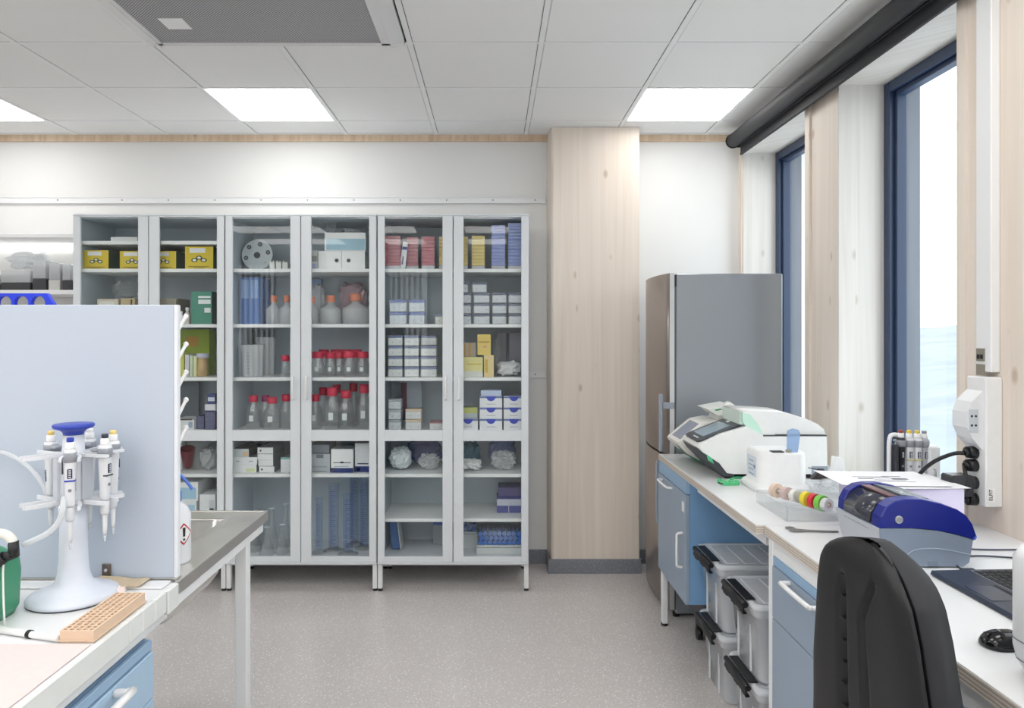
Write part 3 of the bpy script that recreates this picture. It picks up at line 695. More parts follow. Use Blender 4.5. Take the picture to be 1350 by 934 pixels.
bx('carton', 'small grey and white carton at left of the white file boxes', 'box', 405, 418.5, '355', 25, (206, 208, 206), d=.2, lab=[(.1, .95, .4, .7, (150, 152, 146), 'printed_mark'), (.3, .9, .05, .3, (176, 182, 214), 'blue_mark')])
for i, px in enumerate((432, 437, 441)):
    t = thing('glass_tube', '%s upright glass tube on top of the pale blue box' % ['left', 'middle', 'right'][i], 'tube', (X(px, 4.45), 4.45, zf + .001 + 24 * 4.325 / F + .001))
    MB().lathe([(.004, 0), (.0085, .008), (.0085, .075)], n=12, cap1=False).build('tube_wall', M['clear'], t)
tag(MB().blob((X(463, 4.45), 4.47, zf + .113), (.14, .12, .045), 61, .45, 20, 12, 3, .9).build('plastic_bag', M['bag']), 'crumpled clear wrap lying on the pale blue box', 'bag')
def orange_bottle(px, y, label, w=26, h=36, mt=None):
    bottle(label, px, y, '428', w, h, C((226, 140, 108)), mt or M['bag'], capf=.24, neck=.34)
orange_bottle(361, 4.42, 'clear bag-wrapped bottle with orange cap beside the blue bin', 20, 38)
orange_bottle(378, 4.38, 'bag-wrapped bottle with orange cap behind the middle door frames', 18, 38)
orange_bottle(412, 4.40, 'bag-wrapped orange-capped bottle at left of the right middle door', 16, 36)
orange_bottle(436, 4.40, 'large bag-wrapped bottle with pale orange cap under the white files', 28, 38)
orange_bottle(469, 4.42, 'largest bag-wrapped bottle with bright orange cap', 36, 40)
tag(MB().blob((X(418, 4.55), 4.56, CZ['428'] + .0005), (.11, .15, .27), 11, .3, 18, 12).build('plastic_bag', M['bag']), 'crumpled bag with reddish contents under the white files', 'bag')
tag(MB().blob((X(466, 4.6), 4.60, CZ['428'] + .0005), (.20, .14, .29), 13, .35, 20, 12).build('plastic_bag', C((176, 150, 160), .4)), 'mauve crumpled pack behind the largest orange-capped bottle', 'bag')
bx('storage_bin', 'pale blue box behind the left orange-capped bottles', 'box', 409, 424, '428', 60, (150, 175, 210), y=4.63, d=.03)
# translucent beaker stacks
for i, (px, y, w, h) in enumerate(((333, 4.36, 30, 42), (351, 4.52, 26, 50))):
    t = thing('beaker_stack', ['front', 'taller rear'][i] + ' translucent plastic beaker on third shelf of middle cabinet', 'beaker', (X(px, y), y, CZ['498'] + .0005))
    r = w * y / F / 2; h = h * y / F
    MB().lathe([(r * .82, 0), (r * .84, .003), (r, h - .004), (r * 1.08, h)], (0, 0, 0), 22, cap1=False).build('beaker_wall', M['milky'], t)
    k = MB()
    for q in range(7): k.box(-.012, .0 + (q % 2) * .006, -r * .97 - .002, -r * .86, h * (.15 + q * .1), h * (.15 + q * .1) + .0016)
    k.build('graduation', C((110, 116, 124)), t)
bx('instrument_case', 'dark grey case at the back above the beakers', 'case', 334, 358, '498', 58, (96, 110, 116), y=4.62, d=.05)
RED = C((206, 42, 74), .4)
LG = M['lab_glass']
bottle('small red-capped tube bottle beside the middle door frame', 376, 4.38, '498', 12, 28, RED, LG, capf=.28, neck=.7)
for i, (px, y, w, h) in enumerate(((419, 4.36, 17, 33), (436, 4.38, 15, 32), (448, 4.40, 14, 32), (461, 4.34, 18, 34), (478, 4.36, 17, 33))):
    bottle('%s short glass jar with wide red cap from the left, front row' % ORD[i], px, y, '498', w, h, RED, LG, capf=.26, neck=.75, name='glass_jar', marks=1)
for i, px in enumerate((427, 443, 456, 470)):
    bottle('%s short red-capped jar from the left in the back row' % ORD[i], px, 4.50, '498', 15, 34, RED, LG, capf=.26, neck=.75, name='glass_jar')
for i, (px, y, w, h, c) in enumerate(((334, 4.38, 19, 44, RED), (350, 4.46, 16, 42, C((150, 30, 90))), (359, 4.37, 22, 42, RED), (378, 4.42, 20, 44, RED))):
    bottle('%s laboratory bottle from the left behind the left middle door' % ORD[i], px, y, '568', w, h, c, LG, capf=.2, neck=.5, name='reagent_bottle', marks=i in (0, 2))
for i, (px, y, w, h) in enumerate(((415, 4.39, 20, 45), (438, 4.35, 21, 55), (456, 4.39, 22, 50), (480, 4.40, 20, 58))):
    bottle('%s tall red-capped glass bottle from left, right middle door' % ORD[i], px, y, '568', w, h, RED, LG, capf=.2, neck=.5, name='reagent_bottle', marks=1)
for i, (px, h) in enumerate(((426, 50), (444, 54), (466, 56))):
    bottle('%s rear red-capped glass bottle from left, right middle door' % ORD[i], px, 4.53, '568', 17, h, RED if i < 2 else C((186, 26, 44)), LG, capf=.2, neck=.5, name='reagent_bottle')
# boxes of the lower row
W1 = (236, 237, 238)
z1, _ = bx('carton', 'bottom white box at left under the left middle door, pale green mark', 'box', 308, 338, '624', 10.5, W1, (150, 155, 158), d=.22, lab=[(.55, .93, .1, .5, (215, 225, 170), 'green_mark')])
z1, _ = bx('carton', 'upper white box of the left pair, small print', 'box', 308, 339, z1, 9.5, W1, (150, 155, 158), d=.22, lab=[(.1, .25, .4, .5, (150, 150, 160), 'print_line'), (.65, .82, .4, .5, (150, 150, 160), 'print_line')])
bx('carton', 'small box with orange print on top of the white pair', 'box', 308, 328, z1, 11, (205, 214, 216), (60, 66, 60), d=.22, lab=[(.6, .95, .1, .7, (222, 188, 150), 'orange_print')])
z1 = '624'
for i, (a, b, h) in enumerate(((341.5, 361.5, 8), (340.5, 360, 8), (339.5, 360, 7.7), (339.5, 360, 8))):
    z1, _ = bx('flat_carton', '%s flat white box from below in the stack of four' % ORD[i], 'box', a, b, z1, h, W1, (140, 146, 152), d=.24, y=4.32 + .006 * (i % 2), zoff=.001, lab=[(.14, .24, .35, .65, (60, 60, 80), 'printed_dot')] if i in (0, 3) else None)
bx('carton', 'white box with teal lid edge beside the middle door frame', 'box', 370, 390, '624', 18, (228, 230, 234), (150, 160, 165), y=4.34, d=.2, lab=[(0, 1, .93, 1.08, (130, 180, 175), 'teal_edge')])
z1 = '624'
for i, h in enumerate((6, 6, 12)):
    z1, _ = bx('carton', 'greyish printed box, %s from below, left of navy-based boxes' % ORD[i], 'box', 410, 435, z1, h, (186, 192, 198), (110, 118, 128), y=4.33, d=.2, lab=[(.28, .66, .55, .95, (120, 126, 136), 'dark_print')] if i == 2 else [(.05, .85, .1, .3, (150, 156, 164), 'print_line')])
bx('carton', 'grey box on top of the greyish printed boxes', 'box', 410, 434, z1, 11, (150, 160, 170), (100, 110, 120), y=4.36, d=.2)
nv = [(0, 1, 0, .2, (40, 54, 120), 'navy_band'), (.1, .18, .05, .15, (235, 235, 240), 'printed_dot'), (.1, .9, .41, .44, (60, 64, 76), 'lid_gap'), (.42, .56, .40, .47, (60, 64, 76), 'thumb_notch'), (.15, .8, .26, .28, (120, 125, 140), 'print_line')]
bx('glove_box', 'white box with navy base band and lid notch', 'box', 436.5, 465.5, '624', 31, (238, 239, 240), (196, 200, 206), y=4.32, d=.16, lab=nv)
bx('glove_box', 'taller white box with navy base band by the right door edge', 'box', 468, 490, '624', 38, (226, 228, 232), (196, 200, 206), y=4.34, d=.16, lab=[(0, 1, 0, .2, (40, 54, 120), 'navy_band'), (.1, .3, .05, .16, (225, 228, 245), 'printed_dot'), (.15, .8, .27, .31, (60, 64, 90), 'print_line')])
# glassware at the bottom
def flask(label, px, y, h, r):
    t = thing('conical_flask', label, 'flask', (X(px, y), y, CZ['bot'] + .0005))
    MB().lathe([(r * .9, 0), (r, .006), (r * .95, .02), (r * .33, h * .68), (r * .30, h * .93), (r * .40, h)], (0, 0, 0), 20, cap1=False).build('flask_wall', LG, t)
    MB().lathe([(r * .31, 0), (r * .43, .002), (r * .43, .005), (r * .31, .006)], (0, 0, h - .004), 20, cap0=False, cap1=False).build('rim', C((225, 232, 236), .1), t)
flask('nearest clear conical flask under the left middle door', 352, 4.36, .17, .048)
flask('second clear conical flask, beside the nearest one, left middle door', 372, 4.38, .18, .045)
flask('clear conical flask seen just right of the sink top corner', 335, 4.44, .2, .05)
flask('clear conical flask in the middle of the back glassware', 358, 4.50, .25, .05)
flask('tallest clear conical flask by the inner door frame', 377, 4.54, .27, .045)
flask('conical flask at the back, left of the other glassware', 340, 4.58, .22, .05)
def cylm(label, px, y, h, w, g=True):
    t = thing('measuring_cylinder', label, 'cylinder', (X(px, y), y, CZ['bot'] + .0005)); r = w * y / F / 2; h = h * y / F
    MB().lathe([(r * 2.1, 0), (r * 2.1, .005), (r * 1.1, .014), (r, .02)], (0, 0, 0), 18).build('foot', LG, t)
    MB().lathe([(r, .02), (r, h - .01), (r * 1.25, h)], (0, 0, 0), 18, cap1=False, cap0=False).build('cylinder_wall', glass_blue, t)
    k = MB(); z = .05
    while z < h - .03:
        k.box(-r * .5, r * (.5 if int(z * 100) % 2 else .1), -r * 1.05, -r * .9, z, z + .002); z += .012
    k.build('graduation', C((60, 90, 175)), t)
glass_blue = glassy('blue_graduated_glass', (.93, .955, .99), .03, milk=.14, milk_rgb=(150, 180, 235), ior=1.8)
cylm('leftmost slim measuring cylinder, shortest of the row', 421, 4.40, 72, 9)
cylm('second measuring cylinder, wide with blue scale', 440, 4.44, 88, 13)
cylm('third measuring cylinder, nearest with wide foot', 459, 4.36, 80, 13)
cylm('fourth measuring cylinder, tall behind the third', 467, 4.56, 92, 12)
cylm('rightmost measuring cylinder beside the door edge', 480, 4.49, 96, 12)

# --- right cabinet
def tipstack(label, p0, p1, hpx, rgb, y=YI, n=None, shelf='355', d=.125, base=(190, 190, 196), white_top=None):
    x0, x1 = X(p0, y), X(p1, y); z0 = CZ[shelf] + .0005; h = hpx * y / F
    t = thing('tip_rack_tower', label, 'tip rack', ((x0 + x1) / 2, y, z0))
    n = n or max(4, int(h / .020)); sh = h / n
    for k in range(n):
        MB().box(x0, x1, y, y + d, z0 + k * sh + .0015, z0 + (k + 1) * sh, .0018).build('tip_tray', C(base if k == 0 else rgb, .35), t, w=True)
    MB().box(x0 - .001, x1 + .001, y - .0015, y + d + .001, z0, z0 + h + .001).build('shrink_wrap', M['clear'], t, w=True)
R_ = (176, 34, 66)
tipstack('leftmost red tip rack tower in the rightmost cabinet', 505, 528, 44, R_)
tipstack('middle red tip rack tower in the rightmost cabinet', 536, 551, 43, (184, 56, 84), y=4.37)
tipstack('right red tip rack tower in the rightmost cabinet', 556, 573, 43, (184, 46, 78))
tipstack('yellow tip rack tower hidden by the left door frame', 579, 595, 43, (214, 182, 40))
tipstack('yellow tip rack tower just inside the right door', 603, 616.5, 43, (214, 182, 40))
tipstack('widest yellow tip rack tower, left of the blue towers', 622, 639, 44, (222, 190, 36))
tipstack('left blue tip rack tower in shrink wrap', 648, 666, 58, (112, 132, 208))
tipstack('rightmost and tallest blue tip rack tower', 670, 690, 61, (84, 118, 200))
t = thing('folded_leaflet', 'folded white leaflet leaning between the red tip rack towers', 'leaflet', (X(532, 4.34), 4.345, CZ['355'] + .001))
MB().prism([(-.026, 0), (.010, 0), (.026, .165), (-.004, .170)], -.003, .003).build('sheet', C((236, 237, 242)), t)
MB().prism([(-.009, .122), (.0215, .118), (.023, .136), (-.0065, .139)], -.0036, -.0028).build('blue_band', C((60, 80, 140)), t)
MB().prism([(-.012, .03), (-.004, .03), (.002, .08), (-.006, .08)], -.0036, -.0028).build('print_line', C((120, 120, 150)), t)
# refill packs: white card body in a blue-edged wrap
def pack(label, p0, p1, z, hpx, y=YI, d=.1, body=(226, 228, 226), edge=(72, 92, 150)):
    x0, x1 = X(p0, y), X(p1, y); h = hpx * y / F
    t = thing('refill_pack', label, 'pack', ((x0 + x1) / 2, y, z))
    MB().box(x0 + .003, x1 - .003, y + .001, y + d, z + .0005, z + h * .70, .004).build('tray', C(body), t, w=True)
    MB().box(x0 + .001, x1 - .001, y + .004, y + d - .002, z + h * .70, z + h * .93, .004).build('rack_top', C(edge), t, w=True)
    k = MB()
    for u in (.3, .78): k.box(x0 + u * (x1 - x0), x0 + u * (x1 - x0) + .004, y + .0002, y + .0012, z + h * .28, z + h * .28 + .005)
    k.build('dot_print', C((90, 90, 96)), t, w=True)
    MB().box(x0, x1, y, y + d + .001, z + .0002, z + h * .95, .003).build('plastic_wrap', M['clear'], t, w=True)
    return z + h * .96
rows = ['bottom', 'second', 'third', 'top']; cols = ['left', 'middle', 'right']
for c, (a, b) in enumerate(((511, 531), (532.5, 552.5), (554, 576))):
    z = CZ['498']
    for r in range(4): z = pack('white refill pack, %s row, %s column of the three by four block' % (rows[r], cols[c]), a, b, z, 14.4, y=YI + (.05 if r == 3 and c == 2 else .004 * ((r + c) % 2)))
for c, (a, b) in enumerate(((513, 536), (538.5, 560))):
    z = CZ['428']
    for r in range(2): z = pack('blue-wrapped refill pack, %s of the %s pair beneath the red towers' % (('lower', 'upper')[r], cols[c * 2]), a, b, z, 17, body=(214, 220, 228), edge=(60, 96, 180))
pack('single pale refill pack by the frame beneath red towers', 573, 592, CZ['428'], 14.5, body=(226, 226, 218))
rows3 = ['bottom', 'middle', 'upper', 'topmost']
for c, (a, b, nr) in enumerate(((601, 621.5, 4), (624, 646, 4), (648.5, 668, 3), (670, 690, 3))):
    z = CZ['428']
    for r in range(nr): z = pack('refill pack, %s row, %s column, beneath the blue towers' % (rows3[r], ORD[c]), a + (r == 3) * -2, b - (r == 3) * 4, z, 14.6, body=(216, 219, 224), edge=(52, 62, 110), y=YI + .006 * ((r * 2 + c) % 3))
z = CZ['568']
for r in range(3): z = pack('small printed pack, %s of the left stack near bottom door rail' % rows3[r], 511.5, 529, z, 14.2, body=(218, 222, 224), edge=(170, 178, 182))
z = CZ['568']
for r in range(2): z = pack('round-edged pack with orange print, %s of the pair' % ('lower', 'upper')[r], 534, 556, z, 14.5, body=(222, 222, 222), edge=(226, 196, 160))
pack('flat white pack with red corner beside the inner door frame', 566, 590, CZ['568'], 12, edge=(150, 40, 60))
bx('leaning_binder', 'grey and white document folder leaning at the back', 'folder', 528, 556, '568', 62, (178, 190, 204), y=4.57, d=.04, lab=[(.02, .3, .1, .9, (96, 40, 62), 'maroon_spine'), (.4, .9, .3, .34, (200, 120, 130), 'print_line')])
# yellow packs
z, _ = bx('wrapped_pack', 'lower left yellow-topped pack in the rightmost cabinet', 'pack', 604, 636.5, '498', 26, (230, 220, 150), (200, 200, 190), d=.12, lab=[(0, 1, 0, .3, (222, 222, 216), 'white_band'), (.35, .95, .62, .68, (205, 185, 80), 'print_line')])
bx('wrapped_pack', 'brown striped pack stacked on the yellow-topped pack', 'pack', 604, 627.5, z, 19, (178, 168, 150), y=4.35, d=.1, lab=[(.3, .42, .05, .95, (196, 150, 70), 'orange_stripe'), (.58, .72, .05, .95, (196, 150, 70), 'orange_stripe')])
z, _ = bx('wrapped_pack', 'narrow peach and yellow pack in the middle of its shelf', 'pack', 638, 651, '498', 29, (228, 204, 150), (190, 180, 150), d=.12, lab=[(.1, .4, .2, .8, (206, 180, 70), 'yellow_stripe')])
bx('wrapped_pack', 'yellow pack tilted on top of the peach pack', 'pack', 629.5, 647, z, 27, (226, 200, 110), (196, 176, 120), d=.1, lab=[(.1, .9, .6, .66, (190, 150, 50), 'print_line'), (.4, .7, .35, .45, (226, 160, 130), 'orange_print')])
bx('tip_bag', 'dark mottled pack in the back left of the yellow packs shelf pair', 'pack', 655, 667, '498', 56, (120, 118, 130), y=4.50, d=.1)
bx('tip_bag', 'dark mottled pack at the back against the cabinet side', 'pack', 671, 688, '498', 56, (126, 124, 138), y=4.50, d=.1)
tag(MB().blob((X(670, 4.40), 4.40, CZ['498'] + .0005), (.16, .14, .10), 21, .35, 18, 12).build('plastic_bag', C((214, 215, 216), .5)), 'white crumpled pack at right of the yellow packs', 'bag')
tag(MB().blob((X(655, 4.38), 4.45, CZ['498'] + .0005), (.07, .08, .26), 23, .35, 18, 12, 2.2, .9).build('plastic_bag', M['clear']), 'tall clear bag hanging between yellow and mottled packs', 'bag')
# white boxes with a round blue seal
def seal(t, x0, x1, z0, h, y):
    m = MB(); r = h * .42; cx = (x0 + x1) / 2
    pts = [(cx + r * math.cos(PI + PI * k / 12), z0 + h * .97 + r * 1.05 * math.sin(PI + PI * k / 12)) for k in range(13)]
    m.prism(pts, y - .0014, y + .0001); m.build('blue_seal', C((52, 72, 190)), t, w=True)
    MB().box(x0 + .3 * (x1 - x0), x0 + .7 * (x1 - x0), y - .0008, y, z0 + .25 * h, z0 + .29 * h).build('print_line', C((150, 150, 160)), t, w=True)
sl = [(0, 1, .80, .97, (110, 128, 178), 'blue_strip')]
for c, (a, b, rws) in enumerate(((604, 630, 1), (632.5, 662, 3), (664, 691, 3))):
    z = CZ['568']
    for r in range(rws):
        z, _ = bx('sealed_box', 'white box with round blue seal, %s row, %s column' % (rows3[r], cols[c]), 'box', a, b, z, 14.8, (240, 240, 243), (120, 128, 150), d=.2, kids=seal, lab=sl, y=YI + .003 * r)
    if c == 0: bx('wrapped_pack', 'small lime yellow pack on the leftmost blue-seal box', 'pack', 604, 629.5, z, 14, (200, 205, 120), (160, 170, 150), y=4.35, d=.1, lab=[(0, 1, 0, .45, (196, 204, 206), 'white_band')])
    if c == 1: bx('carton', 'pale blue box on top of the middle blue-seal stack', 'box', 634, 661, z, 7, (200, 212, 236), y=4.34, d=.15)
# bags of the lower row
tag(MB().blob((X(528, 4.42), 4.43, CZ['624'] + .0005), (.150, .16, .145), 31, .22, 24, 16, 4, .8).build('plastic_bag', C((222, 228, 230), .5)), 'big round white bag at left of the lower shelf, rightmost cabinet', 'bag')
tag(MB().blob((X(566, 4.42), 4.42, CZ['624'] + .0005), (.155, .14, .105), 32, .35, 24, 16, 4, .9).build('plastic_bag', M['bag']), 'crumpled translucent bag beside the big round white bag', 'bag')
tag(MB().blob((X(560, 4.58), 4.60, CZ['624'] + .0005), (.26, .13, .17), 33, .3, 20, 12, 3, .7).build('plastic_bag', C((66, 76, 128), .4)), 'dark blue wrapped bundle behind the two white bags', 'bag')
tag(MB().blob((X(622, 4.40), 4.40, CZ['624'] + .0005), (.15, .13, .075), 34, .4, 20, 12, 3, .8).build('cloth', C((232, 234, 235), .7)), 'crumpled white cloth at left behind the right door', 'cloth')
tag(MB().blob((X(620, 4.56), 4.57, CZ['624'] + .0005), (.14, .12, .16), 35, .3, 18, 12, 3, .7).build('cloth', C((70, 120, 138), .6)), 'dark teal cloth bundle behind the crumpled white cloth', 'cloth')
tag(MB().blob((X(664, 4.42), 4.42, CZ['624'] + .0005), (.19, .15, .125), 36, .4, 24, 16, 4, .9).build('plastic_bag', M['bag']), 'crumpled clear bag at right of the white cloth', 'bag')
tag(MB().blob((X(662, 4.6), 4.61, CZ['624'] + .0005), (.2, .1, .18), 37, .3, 18, 12, 3, .7).build('plastic_bag', C((104, 120, 170), .4)), 'blue wrapped bundle behind the clear bag, right door', 'bag')
bx('tube_rack', 'lower navy and clear tube rack pack on the almost empty shelf', 'tube rack', 655, 687, '683', 19, (84, 88, 150), y=4.42, d=.16, lab=[(0, 1, .5, .95, (196, 200, 214), 'clear_band'), (.48, .5, 0, .9, (230, 230, 238), 'gap')])
bx('tube_rack', 'upper dark purple tube rack pack on the almost empty shelf', 'tube rack', 657, 687, CZ['683'] + .09, 14, (86, 82, 128), y=4.43, d=.15, lab=[(0, 1, 0, .2, (52, 54, 120), 'navy_edge')])
def tubes(label, p0, p1, nx, rws, y, z0, r, rgb=(58, 112, 196), tray=True):
    t = thing('tube_bundle', label, 'tubes', (X((p0 + p1) / 2, y), y, z0))
    x0, x1 = X(p0, y), X(p1, y)
    if tray: MB().box(x0 - .01, x1 + .01, y - .005, y + .13, z0 + .0005, z0 + .012, .003).build('tray', C((226, 228, 228)), t, w=True)
    for rr_ in range(rws):
        for i in range(nx):
            cx = x0 + (i + .5 + .25 * (rr_ % 2)) * (x1 - x0) / nx; cz = z0 + .013 + r + rr_ * r * 1.9
            MB().cyl((cx, y + .014, cz), (cx, y + .12, cz), r * .8, n=10).cyl((cx, y, cz), (cx, y + .0138, cz), r * .98, n=12).build('capped_tube', C(rgb, .4), t, w=True)
    MB().blob(((x0 + x1) / 2, y + .062, z0 + .0125), (x1 - x0 + .02, .15, rws * r * 2 + .02), 5, .15, 18, 10, 3, .5).build('wrapping', M['clear'], t, w=True)
tubes('long wrapped bundle of blue-capped tubes at bottom right of the cabinet', 630, 687, 9, 3, 4.38, CZ['bot'] + .04, .0145)
tubes('small bundle of blue-capped tubes at the back of bottom compartment', 604, 627, 4, 2, 4.50, CZ['bot'] + .09, .012)
bx('foam_block', 'white foam block under the small tube bundle', 'block', 600, 630, 'bot', 18.5, (214, 218, 220), y=4.49, d=.15)
bx('foam_block', 'white foam slab under the long tube bundle', 'block', 628, 688, 'bot', 8, (222, 224, 224), y=4.37, d=.17)
t = thing('tube_bundle', 'blue tube bundle leaning with white card at bottom left', 'tubes', (X(524, 4.45), 4.45, CZ['bot'] + .001))
MB().box(-.035, .02, 0, .09, .0, .2, .006).build('tube_block', C((84, 124, 186)), t)
MB().box(.021, .026, -.02, .1, .0, .22).build('white_card', C((226, 228, 230)), t); t.rotation_euler = (0, -.12, 0); t.location.z += .006
bx('storage_bin', 'blue mottled tube pack at back right, behind left door', 'pack', 571, 588, 'bot', 45, (78, 110, 190), y=4.58, d=.08, lab=[(0, 1, 0, .55, (176, 184, 190), 'white_band')])

# ------------------------------------------------------------------ fridge
t = thing('fridge', 'tall grey steel fridge-freezer with curved doors beside the window', 'fridge', (1.25, 4.18, 0))
FX0, FX1, FY0, FY1 = .992, 1.573, 3.87, 4.47
MB().box(FX0, FX1, FY0, FY1, .02, 1.87, .006).build('body', M['fridge'], t, w=True)
def fdoor(z0, z1):
    pts = []
    for k in range(13):
        u = k / 12; pts.append((.958 - .030 * math.sin(PI * u) ** .8, FY0 + (FY1 - FY0) * u))
    pts += [(.982, FY1), (.982, FY0)]
    m = MB().use(M['fridge_door']).prism(pts[::-1], z0, z1, 'z', True)
    m.use(M['fridge_strip']).box(.959, .984, FY0 - .003, FY0 + .0, z0, z1)
    return m.build('door', None, t, w=True)
du = fdoor(.885, 1.872); dl = fdoor(.045, .872)
MB().box(.982, .992, FY0 + .006, FY1 - .01, .04, 1.86).build('door_seal', C((90, 92, 96)), t, w=True)
MB().box(.984, .994, FY0 - .004, FY0 + .01, 1.80, 1.862).build('hinge', C((40, 40, 42)), t, w=True)
hd = MB().box(.903, .925, FY0 + .002, FY0 + .024, .90, 1.215, .006).box(.922, .984, FY0 - .006, FY0 + .004, 1.135, 1.17, .003); hd.build('handle', C((150, 158, 170), .3), du, w=True)
hd = MB().box(.897, .915, FY0 + .05, FY0 + .07, .50, .845, .006).box(.91, .95, FY0 + .05, FY0 + .07, .52, .545, .003).box(.91, .95, FY0 + .05, FY0 + .07, .80, .825, .003); hd.build('handle', C((150, 158, 170), .3), dl, w=True)
ft = MB()
for (a, b) in ((1.0, 3.9), (1.55, 3.9), (1.0, 4.44), (1.55, 4.44)): ft.cyl((a, b, 0), (a, b, .0205), .018)
ft.build('feet', M['black'], t, w=True)

# ------------------------------------------------------------------ benches on the right
BT = .90
def bench_top(label, x0, x1, y0, y1, front='x0', th=.032, group=None):
    t = thing('worktop', label, 'worktop', ((x0 + x1) / 2, (y0 + y1) / 2, BT - th))
    m = MB().use(M['top']).box(x0 + .0015, x1, y0 + .001, y1 - .001, BT - .003, BT, .001).box(x0 + .0015, x1, y0 + .001, y1 - .001, BT - th, BT - th + .003)
    m.build('laminate', None, t, w=True)
    n = 7
    e = MB()
    for k in range(n):
        a = BT - th + .003 + k * (th - .006) / n; e.use(M['ply'] if k % 2 == 0 else M['ply_dark']).box(x0 if k % 2 == 0 else x0 + .0005, x1 - .0005, y0, y1, a, a + (th - .006) / n)
    e.build('plywood_core', None, t, w=True)
    return t
b1 = bench_top('far white worktop on the window side, carrying the white instruments', .886, 1.645, 2.405, 3.815)
b2 = bench_top('near white worktop on the window side, carrying printer and laptop', .915, 1.645, .45, 2.400, th=.036)
def frame(label, x0, x1, y0, y1, th):
    zt = BT - th - .0005
    t = thing('bench_frame', label, 'frame', ((x0 + x1) / 2, (y0 + y1) / 2, 0))
    for (lx, ly) in ((x0, y0), (x1 - .035, y0), (x0, y1 - .035), (x1 - .035, y1 - .035)):
        lg = MB().box(lx, lx + .035, ly, ly + .035, .014, zt, .003).build('leg', M['white_paint'], t, w=True)
        MB().cyl((lx + .0175, ly + .0175, 0), (lx + .0175, ly + .0175, .0145), .018, n=10).build('foot', M['black'], lg, w=True)
    MB().box(x0 + .003, x0 + .028, y0 + .0355, y1 - .0355, zt - .05, zt).box(x1 - .028, x1 - .003, y0 + .0355, y1 - .0355, zt - .05, zt).build('rail', M['white_paint'], t, w=True)
    MB().box(x0 + .0355, x1 - .0355, y0 + .003, y0 + .028, zt - .05, zt).box(x0 + .0355, x1 - .0355, y1 - .028, y1 - .003, zt - .05, zt).build('cross_rail', M['white_paint'], t, w=True)
frame('white steel frame under the near window-side worktop', .925, 1.62, .5, 2.395, .036)
# far base cabinet
def base_cab(label, x0, x1, y0, y1, z0, z1, kind):
    t = thing('base_cabinet', label, 'cabinet', ((x0 + x1) / 2, (y0 + y1) / 2, 0))
    MB().box(x0 + .02, x1, y0, y1, z0, z1, .001).build('carcass', M['blue_side'], t, w=True)
    if kind == 'far':
        MB().box(x0 + .004, x0 + .0198, y0, y1, z1 - .058, z1).build('top_rail', M['blue_cab'], t, w=True)
        d = MB().box(x0, x0 + .0195, y0 + .001, y1 - .002, z0, z1 - .062, .0015).build('door', M['blue_door'], t, w=True)
        MB().tube([(x0, y0 + .045, .62), (x0 - .025, y0 + .045, .615), (x0 - .028, y0 + .045, .59), (x0 - .028, y0 + .045, .49), (x0 - .025, y0 + .045, .465), (x0, y0 + .045, .46)], .006, 8, 3).build('handle', M['white_pl'], d, w=True)
        MB().tube([(x0, y1 - .10, .785), (x0 - .022, y1 - .10, .787), (x0 - .028, y1 - .13, .787), (x0 - .028, y1 - .27, .787), (x0 - .022, y1 - .30, .787), (x0, y1 - .30, .785)], .006, 8, 3).build('handle', M['white_pl'], d, w=True)
        MB().box(x0 - .001, x0 + .0002, y0 + .02, y0 + .06, .72, .765).build('paper_label', M['white_pl'], d, w=True)
        lg = MB().box(x0 + .012, x0 + .042, y1 - .045, y1 - .008, .014, z0 - .0005, .003).build('leg', M['white_paint'], t, w=True)
        MB().cyl((x0 + .027, y1 - .026, 0), (x0 + .027, y1 - .026, .0145), .017, n=10).build('foot', M['black'], lg, w=True)
        MB().box(x0 + .10, x1 - .02, y0 + .03, y1 - .12, z0 - .13, z0 - .0005, .003).build('plinth', C((62, 66, 74)), t, w=True)
        for yy in (y0 + .09, y1 - .2):
            for xx in (x0 + .16, x1 - .1):
                MB().cyl((xx - .012, yy, .03), (xx + .012, yy, .03), .03, n=14).box(xx - .014, xx + .014, yy - .014, yy + .014, .05, z0 - .1305).build('castor', M['black'], t, w=True)
    else:
        MB().box(x0 + .004, x0 + .0198, y0, y1, z1 - .028, z1).build('top_rail', M['blue_cab'], t, w=True)
        d = MB().box(x0, x0 + .0195, y0 + .001, y1 - .002, z1 - .20, z1 - .031, .0015).build('drawer', M['blue_door'], t, w=True)
        d2 = MB().box(x0, x0 + .0195, y0 + .001, y1 - .002, z0, z1 - .203, .0015).build('door', M['blue_door'], t, w=True)
        zc = z1 - .040
        MB().tube([(x0, y1 - .145, zc), (x0 - .024, y1 - .145, zc), (x0 - .03, y1 - .16, zc), (x0 - .03, y1 - .33, zc), (x0 - .024, y1 - .345, zc), (x0, y1 - .345, zc)], .0075, 8, 3).build('handle', M['white_pl'], d, w=True)
        MB().box(x0 - .001, x0 + .0002, y0 + .02, y0 + .07, z1 - .155, z1 - .115).build('paper_label', M['white_pl'], d, w=True)
        for yy in (y0 + .06, y1 - .06):
            for xx in (x0 + .08, x1 - .08): MB().cyl((xx - .012, yy, .03), (xx + .012, yy, .03), .03, n=14).box(xx - .014, xx + .014, yy - .014, yy + .014, .05, z0 + .0).build('castor', M['black'], t, w=True)
    return t
base_cab('grey-blue base cabinet with one door between fridge and storage boxes', .880, 1.46, 3.262, 3.80, .302, .867, 'far')
base_cab('grey-blue base cabinet with drawer behind the black chair', .921, 1.585, 1.93, 2.355, .10, .812, 'near')
